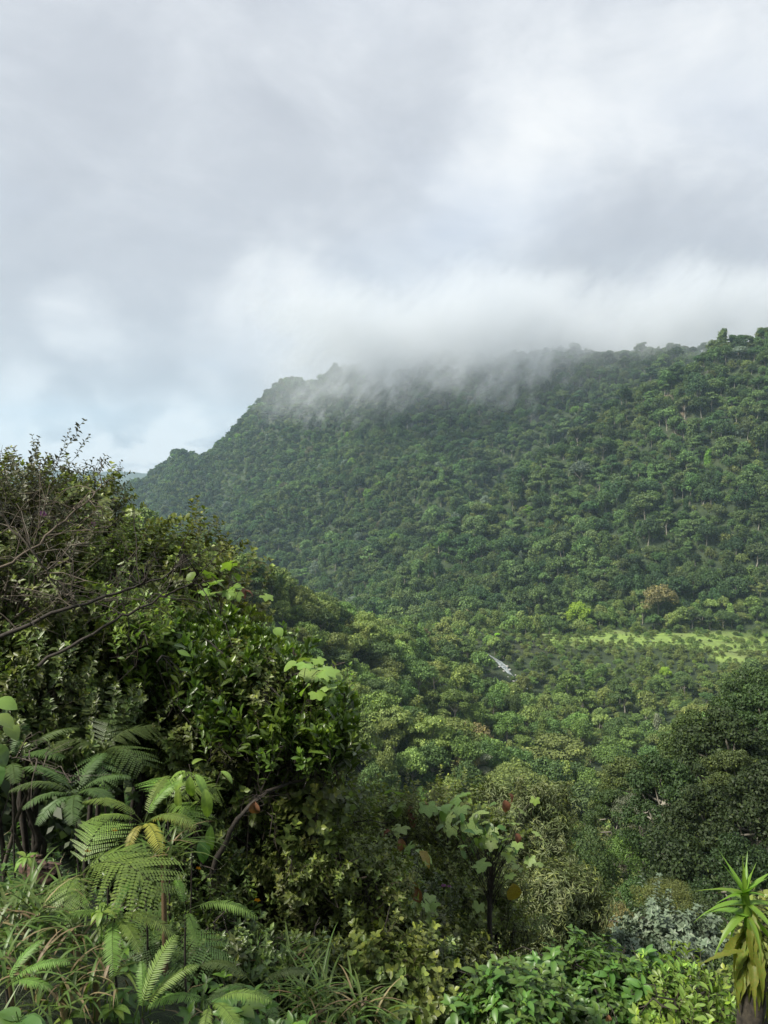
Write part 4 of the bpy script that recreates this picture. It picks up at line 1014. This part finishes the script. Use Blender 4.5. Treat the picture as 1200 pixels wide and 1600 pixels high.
leafy('lobed_leaf_sapling', 'sapling on a thin black trunk with lobed leaves and one hanging brown leaf', 'sapling', (768, 1350, 7.0),
      around(775, 1318, 6.9, 44, ['lobed', 'broad', 'lobed', 'broad', 'lobedlime'], .10, 30, 28, 3) + around(745, 1290, 7.1, 14, ['lobed', 'broad'], .14, 30, 15, 5) +
      [(802, 1380, 6.8, 'browning', .22, -60, -82, 20), (800, 1350, 6.9, 'lobed', .13, 10, -20, 0), (790, 1330, 6.8, 'lobedlime', .13, -30, -30, 0), (806, 1302, 6.9, 'rusty', .12, -60, -50, 0), (760, 1345, 6.8, 'lobed', .13, 200, -20, 0)], rs=.033)
leafy('mottled_leaf_plant', 'plant with large pale leaves and rusty ones above the gully bushes', 'plant', (700, 1290, 8.6),
      around(690, 1262, 8.5, 14, ['lobed', 'heart', 'lobedlime'], .20, 45, 12, 7) + [(648, 1262, 8.4, 'rusty', .15, 180, -15, 0), (660, 1256, 8.4, 'rusty', .14, 20, -10, 0), (640, 1270, 8.4, 'rusty', .18, -60, -30, 0), (788, 1250, 8.5, 'rusty', .17, -60, -60, 20), (795, 1240, 8.5, 'rusty', .14, -30, -50, 0)])
leafy('pale_leaf_plant', 'yellow-green large-leaved plant at the right end of the glossy domes', 'plant', (475, 1085, 5.7),
      around(483, 1055, 5.6, 34, ['lobedlime', 'heart', 'lobed'], .115, 20, 26, 9, .45) + around(508, 1072, 5.5, 9, ['lobedlime', 'lobed'], .13, 10, 14, 11) + [(462, 1020, 6.5, 'rusty', .12, -60, -20, 0), (490, 1045, 6.5, 'rusty', .12, -30, -20, 0), (505, 1065, 6.4, 'rusty', .1, -30, -30, 0)])
leafy('pale_leaf_plant', 'yellow-green large-leaved plant on the skyline above the glossy dome', 'plant', (345, 940, 6.6),
      around(350, 916, 6.5, 24, ['lobedlime', 'heart'], .12, 24, 14, 13, .4) + [(372, 920, 6.9, 'rusty', .13, -30, -15, 0), (382, 924, 6.9, 'rusty', .1, 0, 0, 0)])
leafy('broad_leaf_plant', 'broad rounded pale leaves entering at the left edge', 'plant', (-30, 1170, 3.2),
      [(-8, 1096, 3.2, 'heart', .10, 0, -5, 20), (-12, 1118, 3.1, 'heart', .11, -10, -10, 0), (8, 1132, 3.15, 'heart', .09, -20, -25, 0), (-18, 1165, 3.1, 'heartdark', .12, -15, -20, 0), (-10, 1190, 3.2, 'broad', .12, -50, -30, 0)], rs=.006)
leafy('striped_leaf_plant', 'drooping plant with pale ribbed leaves below the glossy dome', 'plant', (295, 1210, 4.6),
      [(285, 1210, 4.6, 'striped', .16, -120, -45, 0), (297, 1212, 4.5, 'striped', .17, -90, -75, 0), (305, 1210, 4.6, 'striped', .17, -40, -20, 0), (320, 1232, 4.4, 'striped', .20, -60, -60, 10), (290, 1205, 4.7, 'striped', .15, 190, -5, 0), (300, 1195, 4.7, 'striped', .14, 60, 25, 0), (310, 1252, 4.5, 'striped', .14, -170, -20, 0),
       (330, 1290, 4.5, 'striped', .17, -100, -60, 0), (300, 1262, 4.5, 'striped', .14, -90, -70, 0), (315, 1310, 4.5, 'broad', .15, -60, -55, 0), (280, 1232, 4.5, 'striped', .15, -100, -60, 0), (345, 1205, 4.7, 'striped', .12, -30, 0, 0)], rs=.006)
for k, (px, py, D, n, ln, lb) in enumerate([(655, 1590, 3.4, 1, .2, 'single upright strap leaf at the bottom edge right of centre'),
                                            (108, 1590, 3.0, 5, .11, 'small pointed-leaf seedling at the bottom left'), (178, 1575, 3.1, 8, .10, 'whorled seedling at the bottom beside the curving frond'),
                                            (158, 1425, 3.3, 9, .09, 'whorled bright seedling in front of the broadest fern'), (370, 1580, 3.3, 9, .13, 'broad-leaved herb at the bottom between fern and grass tufts'),
                                            (30, 1595, 2.4, 6, .13, 'broad-leaved herb in the lower left corner'), (40, 1340, 3.8, 8, .09, 'small leafy weed standing above the rotten log')]):
    q = np.random.default_rng(60 + k)
    if n == 1: lv = [(px - 2, py + 45, D, 'strap', .26, -90, 80, 0)]
    else: lv = [(px, py, D, 'broad' if k in (4, 5) else 'striped', ln * q.uniform(.7, 1.1), a * 2.4 * 57 + q.normal(0, 15), q.uniform(-15, 45), 0) for a in range(n)]
    leafy('seedling', lb, 'plant', (px, py + 5, D), lv, bark='grass', rs=.004)

# grass tufts with long arching blades, each blade a part
GB = [blade(1., .022, LANCE, 7, .3, 1.9, 0, r=np.random.default_rng(3)).mesh('blade', [M['grass']]), blade(1., .026, LANCE, 7, .3, 1.3, 0, r=np.random.default_rng(4)).mesh('blade', [M['grass']]), blade(1., .02, LANCE, 7, .3, 1.6, 0, r=np.random.default_rng(4)).mesh('blade', [M['straw']])]
for k, (px, py, D, n, ln, lb) in enumerate([(482, 1580, 4.2, 34, .42, 'arching grass tuft at the bottom left of centre'), (435, 1525, 4.6, 26, .36, 'grass tuft drooping beside the dark bush'), (120, 1470, 3.4, 26, .28, 'grass tuft on the bank below the broadest fern'), (40, 1450, 3.3, 34, .30, 'thick grass tuft on the bank at the left edge'),
                                            (70, 1410, 3.6, 30, .28, 'grass tuft under the rotten log'), (15, 1520, 3.0, 24, .26, 'grass tuft above the corner fern'), (150, 1530, 3.2, 26, .26, 'grass tuft left of the curving frond'), (560, 1590, 4.0, 24, .34, 'grass tuft at the bottom centre'), (255, 1340, 4.1, 16, .36, 'long grass blades hanging under the yellowed fern'), (60, 1500, 3.2, 26, .24, 'grass tuft between the two left edge tufts'), (100, 1560, 3.0, 22, .22, 'grass tuft behind the small seedling')]):
    p = W(px, py, D); t_ = thing('grass_tuft', lb, 'grass tuft', p, 'grass tufts on the near bank'); q = np.random.default_rng(80 + k)
    for b in range(int(n * 1.8)):
        m4 = Matrix.Translation((q.normal(0, .07), q.normal(0, .06), 0)) @ Matrix.Rotation(q.uniform(0, 6.28), 4, 'Z') @ Matrix.Rotation(q.uniform(.7, 1.5), 4, 'X') @ Matrix.Diagonal((.42, ln * q.uniform(.6, 1.2), ln, 1))
        obj('blade', GB[int(q.integers(0, 3)) if q.uniform() < .6 else 0], t_, mat=m4)
    cr2 = Geo(); tube(cr2, [(0, 0, min(-.02, hz(p.x, p.y) - p.z)), (0, 0, -.01), (0, 0, .03)], .018, .01, 6); obj('crown_base', cr2.mesh('crown_base', [M['straw']]), t_)

# the rotten log on the bank
g = Geo(); q = np.random.default_rng(9); segs = 12; ns = 14
V = []
for a in range(segs):
    for b in range(ns):
        rad_ = (.055 + .012 * q.normal() + .012 * math.sin(b * 2.6)) * (.5 if a in (0, segs - 1) else 1)
        V.append((-.12 + .24 * a / (segs - 1) + q.normal(0, .004), rad_ * math.cos(b / ns * 6.283), rad_ * .8 * math.sin(b / ns * 6.283)))
i = np.arange(segs - 1)[:, None] * ns; j = np.arange(ns)[None]; j2 = (j + 1) % ns
g.add(V, np.stack([i + j, i + j2, i + ns + j2, i + ns + j], -1).reshape(-1, 4))
p = W(62, 1362, 3.9)
lg = thing('rotten_log', 'short crumbling reddish-brown log lying on the bank', 'log', p, None, R(-25))
obj('log_body', g.mesh('log_body', [bark_mat('rotten_wood', (.13, .075, .055), (.03, .02, .015), 60)]), lg)
for k in range(9):
    bb = Geo(); y_ = q.uniform(-.04, .03); z_ = .045 + q.uniform(-.01, .015); x_ = q.uniform(-.1, .03); l_ = q.uniform(.05, .12); w_ = q.uniform(.006, .012); h_ = .008
    Vb = [(x_ + a * l_, y_ + b * w_, z_ + c * h_ + a * .012) for a in (0, 1) for b in (-1, 1) for c in (0, 1)]
    bb.add(Vb, [[0, 1, 3, 2], [4, 6, 7, 5], [0, 4, 5, 1], [2, 3, 7, 6], [1, 5, 7, 3], [0, 2, 6, 4]])
    obj('bark_flake', bb.mesh('bark_flake', [bpy.data.materials['rotten_wood']]), lg)

# long branches crossing the left bushes, and fine dead ones
def branch(label, pts, r0, r1, tw_n, seed, mat='dark_bark', fine=.3):
    q = np.random.default_rng(seed); P0 = W(*pts[0]); t_ = thing('dead_branch', label, 'branch', P0)
    pp = np.array([np.array(W(*a) - P0) for a in pts]); tq = np.linspace(0, len(pts) - 1, 22)
    pp = np.stack([np.interp(tq, range(len(pts)), pp[:, c]) for c in range(3)], -1) + q.normal(0, .008, (22, 3))
    g = Geo(); tube(g, pp, r0, r1, 6); obj('limb', g.mesh('limb', [M[mat]]), t_)
    g = Geo()
    for k in range(tw_n):
        s_ = pp[q.integers(3, 22)]; e_ = s_ + np.array([q.normal(.1, .2), q.normal(0, .15), q.normal(.08, .2)]) * fine / .3
        pk_ = curve(s_, e_, .03, 5, .015, q); tube(g, pk_, .0045, .002, 3)
        for w_ in range(3): tube(g, curve(pk_[q.integers(1, 5)], pk_[q.integers(2, 5)] + q.normal(0, .09, 3), 0, 3, .01, q), .0022, .001, 3)
    f_ = obj('side_twigs', g.mesh('side_twigs', [M[mat]]), t_); f_['kind'] = 'stuff'
branch('long dark branch rising right across the bare twigs', [(-30, 1010, 4.8), (80, 960, 4.9), (200, 920, 5.1), (260, 900, 5.2)], .018, .005, 14, 1)
branch('lower dark branch slanting up towards the glossy dome', [(60, 1040, 5.0), (180, 970, 5.1), (260, 930, 5.3), (330, 905, 5.4)], .013, .004, 12, 2)
branch('thin grey branch among the purplish leaves', [(-20, 900, 5.0), (60, 850, 5.1), (130, 790, 5.4), (175, 745, 5.8)], .012, .003, 16, 3, 'twig_bark')
branch('pale bare twig near the left edge above the ferns', [(-20, 1180, 4.2), (50, 1185, 4.3), (110, 1215, 4.3)], .005, .002, 7, 4, 'pale_twig', .12)
branch('thin dead stick fan at the left edge', [(-20, 780, 4.8), (60, 870, 4.8), (120, 960, 5.0)], .008, .003, 16, 5, 'pale_twig')
branch('forked black branch under the glossy bushes', [(330, 1360, 5.2), (370, 1280, 5.2), (420, 1235, 5.3), (490, 1215, 5.5), (530, 1180, 5.6)], .022, .006, 18, 6)

# violet and orange flowers
def flower(label, px, py, D, mat, s):
    p = W(px, py, D); t_ = thing('flower', label, 'flower', p)
    for k in range(5):
        pm = FP[mat]; m4 = Matrix.Rotation(R(-60), 4, 'X') @ Matrix.Rotation(k * 1.257, 4, 'Z') @ Matrix.Rotation(.3, 4, 'X') @ Matrix.Diagonal((s, s, s, 1))
        obj('petal', pm, t_, mat=m4)
    g = Geo(); tube(g, curve((0, 0, 0), (.01, .04, -.12), 0, 4, .004), .0015, .0015, 3); obj('stalk', g.mesh('stalk', [M['grass']]), t_)
FP = {k: blade(1., .38, OVAL, 5, .1, .4, 0).mesh('petal', [M[k]]) for k in ('violet', 'orange')}
for k, a in enumerate([('violet flower among the purplish leaves, left of the pair there', 67, 803, 5.2, 'violet', .028), ('violet flower among the purplish leaves, right of the pair there', 146, 819, 5.9, 'violet', .025),
          ('violet flower left of the thin black trunk', 693, 1384, 6.3, 'violet', .026), ('paler violet flower touching the one by the trunk', 702, 1385, 6.3, 'violet', .02),
          ('orange blossom above the yellowed frond', 178, 1297, 4.0, 'orange', .02), ('orange blossom under the yellowed fern', 137, 1330, 3.9, 'orange', .022), ('orange blossom at the right of the hollow', 402, 1407, 4.6, 'orange', .022), ('orange blossom in the shade below the hollow', 310, 1357, 4.6, 'orange', .018)]): flower(*a)
leafy('red_leaf_sprig', 'single hanging reddish leaf under the glossy bushes', 'plant', (390, 1245, 5.3), [(398, 1252, 5.2, 'rusty', .13, -90, -80, 0)], rs=.003)
leafy('red_leaf_sprig', 'small coral leaf at the bottom edge in the widest low bush', 'plant', (950, 1590, 5.0), [(950, 1585, 5.0, 'rusty', .07, -90, -70, 0)], rs=.003)

# the rosette plant with a thick shaggy trunk at the right edge
p = W(1180, 1640, 2.6); gz_ = hz(p.x, p.y); RB = Vector((p.x, p.y, gz_))
rp_ = thing('rosette_plant', 'bright green spiky rosette plant on a thick dark trunk at the right edge', 'plant', RB)
top = W(1163, 1396, 2.6) - RB; mid_ = W(1178, 1500, 2.6) - RB; neck = W(1166, 1410, 2.6) - RB
g = Geo(); path = np.array([(0, 0, -.05), np.array(mid_) * .5, mid_]); pth = np.stack([np.interp(np.linspace(0, 2, 12), range(3), path[:, c]) for c in range(3)], -1)
q = np.random.default_rng(4)
tube(g, pth, .070, .042, 16); V = g.V[0]; V += q.normal(0, .0055, V.shape)
obj('trunk', g.mesh('trunk', [bark_mat('shaggy_bark', (.06, .05, .035), (.012, .01, .008), 45)]), rp_)
g = Geo(); tube(g, curve(mid_, neck, 0, 5, .002), .022, .013, 8); tube(g, curve(neck, top, 0, 3), .014, .016, 8)
obj('stem', g.mesh('stem', [M['rosette']]), rp_)
RL = [blade(1., .075, lambda t: max(.02, (1 - t) ** .7 * (.45 + .9 * math.sin(min(1, t * 1.6) * math.pi) ** .6 * .6)), 12, .35, cu, .003, r=np.random.default_rng(k)).mesh('leaf', [M['rosette']]) for k, cu in enumerate([.15, .5, 1.0])]
RO = [blade(1., .12, lambda t: max(.02, (1 - t) ** .6 * (.4 + .6 * math.sin(min(1, t * 1.4) * math.pi))), 12, .35, cu, .008, r=np.random.default_rng(k + 7), teeth=1).mesh('leaf', [M['rosetteold']]) for k, cu in enumerate([.5, 1.0, 1.3])]
def rleaf(pos, az_, pt, ln, me_, ro=0):
    ln *= 1.3
    m4 = Matrix.Translation(pos) @ Matrix.Rotation(R(az_ - 90), 4, 'Z') @ Matrix.Rotation(R(pt), 4, 'X') @ Matrix.Rotation(R(ro), 4, 'Y') @ Matrix.Diagonal((ln * (.8 if me_ in RO else 1.15), ln, ln, 1))
    return obj('leaf', me_, rp_, mat=m4)
for k, (a_, pt, ln) in enumerate([(178, 56, .15), (175, 14, .13), (200, 8, .10), (95, 85, .10), (20, 68, .09), (60, 60, .11), (8, 38, .13), (-30, 50, .11), (-90, 45, .10), (120, 50, .12), (-140, 30, .1), (-60, 30, .1)]):
    rleaf(Vector(top), a_, pt, ln, RL[0 if pt > 30 else 1])
for k, (a_, pt, ln) in enumerate([(185, 12, .16), (-5, 14, .15), (-70, 5, .14), (100, 10, .14)]):
    rleaf(Vector(neck) * .97 + Vector(mid_) * .03, a_, pt, ln, RL[2])
for k in range(40):
    f = q.uniform(.05, .95); pos = Vector(neck).lerp(Vector(mid_), f) + Vector((q.normal(0, .008), q.normal(0, .008), 0))
    a_ = k * 137.5 + q.normal(0, 12); old = f > .35
    rleaf(pos, a_, q.uniform(-35, 8) if not old else q.uniform(-82, -35), q.uniform(.12, .19), (RO if old or k % 3 == 0 else RL)[2 if not old else 1 + k % 2], q.normal(0, 15))
rleaf(Vector(W(1162, 1487, 2.55) - RB), 186, 0, .14, RO[0])
for k in range(22):
    a_ = k * 2.4; f = q.uniform(.55, 1.0); c_ = np.array(mid_) * f; rad_ = .048 + .02 * (1 - f)
    pos = Vector(c_) + Vector((math.cos(a_) * rad_, math.sin(a_) * rad_, .02))
    ol = rleaf(pos, math.degrees(a_) , -78, q.uniform(.06, .11), RO[0], q.normal(0, 20)); ol.name = 'withered_leaf'

# ------------------------------------------------------------------ air
def box(name, x0, x1, y0, y1, z0, z1, mat):
    me = bpy.data.meshes.new(name)
    V = [(x, y, z) for x in (x0, x1) for y in (y0, y1) for z in (z0, z1)]
    me.from_pydata(V, [], [[0, 1, 3, 2], [4, 6, 7, 5], [0, 4, 5, 1], [2, 3, 7, 6], [1, 5, 7, 3], [0, 2, 6, 4]]); me.materials.append(mat); me.update()
    import bmesh
    bm = bmesh.new(); bm.from_mesh(me); bmesh.ops.recalc_face_normals(bm, faces=bm.faces); bm.to_mesh(me); bm.free()
    return obj(name, me)
m, t = new_mat('haze'); pv = t.n('ShaderNodeVolumePrincipled'); pv.inputs['Density'].default_value = .00014; pv.inputs['Color'].default_value = (.62, .83, 1, 1); pv.inputs['Anisotropy'].default_value = .25
o_ = t.n('ShaderNodeOutputMaterial'); t.l(pv.outputs[0], o_.inputs['Volume'])
try: m.cycles.homogeneous_volume = True
except Exception as e: print('hom', e)
h = box('haze', -5300, 5300, -5300, 5300, float(gz.min()) - 1.5, float(max(gz.max(), 335)) + 15, m); h['kind'] = 'stuff'
# cloud scraps clinging to the mountain top
def mist(label, x0, x1, y0, y1, z0, z1, build, rate=.10):
    m, t = new_mat('mist'); g_ = t.n('ShaderNodeNewGeometry').outputs['Position']
    dn = build(t, g_); pv = t.n('ShaderNodeVolumePrincipled'); pv.inputs['Color'].default_value = (.80, .83, .87, 1); t.l(dn, pv.inputs['Density'])
    o_ = t.n('ShaderNodeOutputMaterial'); t.l(pv.outputs[0], o_.inputs['Volume'])
    m.cycles.volume_step_rate = rate
    b = box('mist', x0, x1, y0, y1, z0, z1, m); b['kind'] = 'stuff'; b['category'] = 'mist'; b['label'] = label
def top_mist(t, P):
    s = t.n('ShaderNodeSeparateXYZ'); t.l(P, s.inputs[0]); X, Y, Z = s.outputs
    # wisps lean up and to the right
    m0 = t.n('ShaderNodeMapping'); m0.inputs['Rotation'].default_value = (0, R(-42), 0); t.l(P, m0.inputs[0])
    mp = t.n('ShaderNodeMapping'); mp.inputs['Scale'].default_value = (1.3, .8, .62); t.l(m0.outputs[0], mp.inputs[0])
    nA = t.noise(mp.outputs[0], .031, 8, .68, .6)
    nB = t.noise(P, .006, 3, .5, .3)
    lim = t.maprange(X, -150, 10, 156, 78, True)
    lim = t.math('ADD', lim, t.maprange(X, 200, 430, 0, 46))
    up_ = t.math('SUBTRACT', Z, lim)
    # torn part: only where the fine noise is high, more of it higher up
    f = t.math('ADD', t.math('MULTIPLY_ADD', nA, 4.6, -2.38), t.math('MULTIPLY_ADD', nB, 1.4, -.7))
    f = t.math('ADD', f, t.maprange(up_, -25, 85, -.38, .42))
    pf = t.vmath('LENGTH', t.vmath('MULTIPLY', t.vmath('SUBTRACT', P, (-72, 985, 92)), (.018, .012, .05)))
    f = t.math('ADD', f, t.maprange(pf, 0, 1.2, .75, 0, True))
    d = t.maprange(f, -.02, .50, 0, .0150, True)
    # body of the cloud around the hidden crest
    body = t.math('MULTIPLY', t.maprange(up_, 10, 70, 0, .0095, True), t.maprange(t.math('ADD', nB, t.math('MULTIPLY', nA, .5)), .55, .95, .25, 1.2))
    d = t.math('ADD', d, body)
    ztop = t.math('MULTIPLY_ADD', t.math('ADD', t.math('MULTIPLY', nA, .5), nB), 170., 75.)
    dz = t.math('SUBTRACT', Z, ztop)
    ft = t.maprange(dz, -70, 45, 1, 0, True); ft = t.math('MULTIPLY', ft, t.maprange(Z, 250, 300, 1, 0, True))
    ft = t.math('MULTIPLY', ft, t.maprange(X, -200, -85, 0, 1, True)); ft = t.math('MULTIPLY', ft, t.maprange(Y, 815, 920, 0, 1, True))
    ft = t.math('MULTIPLY', ft, t.maprange(X, 600, 800, 1, 0, True)); ft = t.math('MULTIPLY', ft, t.maprange(Y, 1250, 1395, 1, 0, True))
    veil = t.math('MULTIPLY', t.maprange(Z, 40, 100, 0, .0019, True), t.maprange(Y, 815, 900, 0, 1, True))
    veil = t.math('MULTIPLY', veil, t.math('MULTIPLY', t.maprange(Z, 160, 270, 1, 0, True), t.maprange(X, -235, -40, 0, 1, True)))
    return t.math('ADD', t.math('MULTIPLY', d, ft), veil)
mist('grey cloud and torn wisps lying over the mountain top', -240, 810, 810, 1400, 40, 305, top_mist)
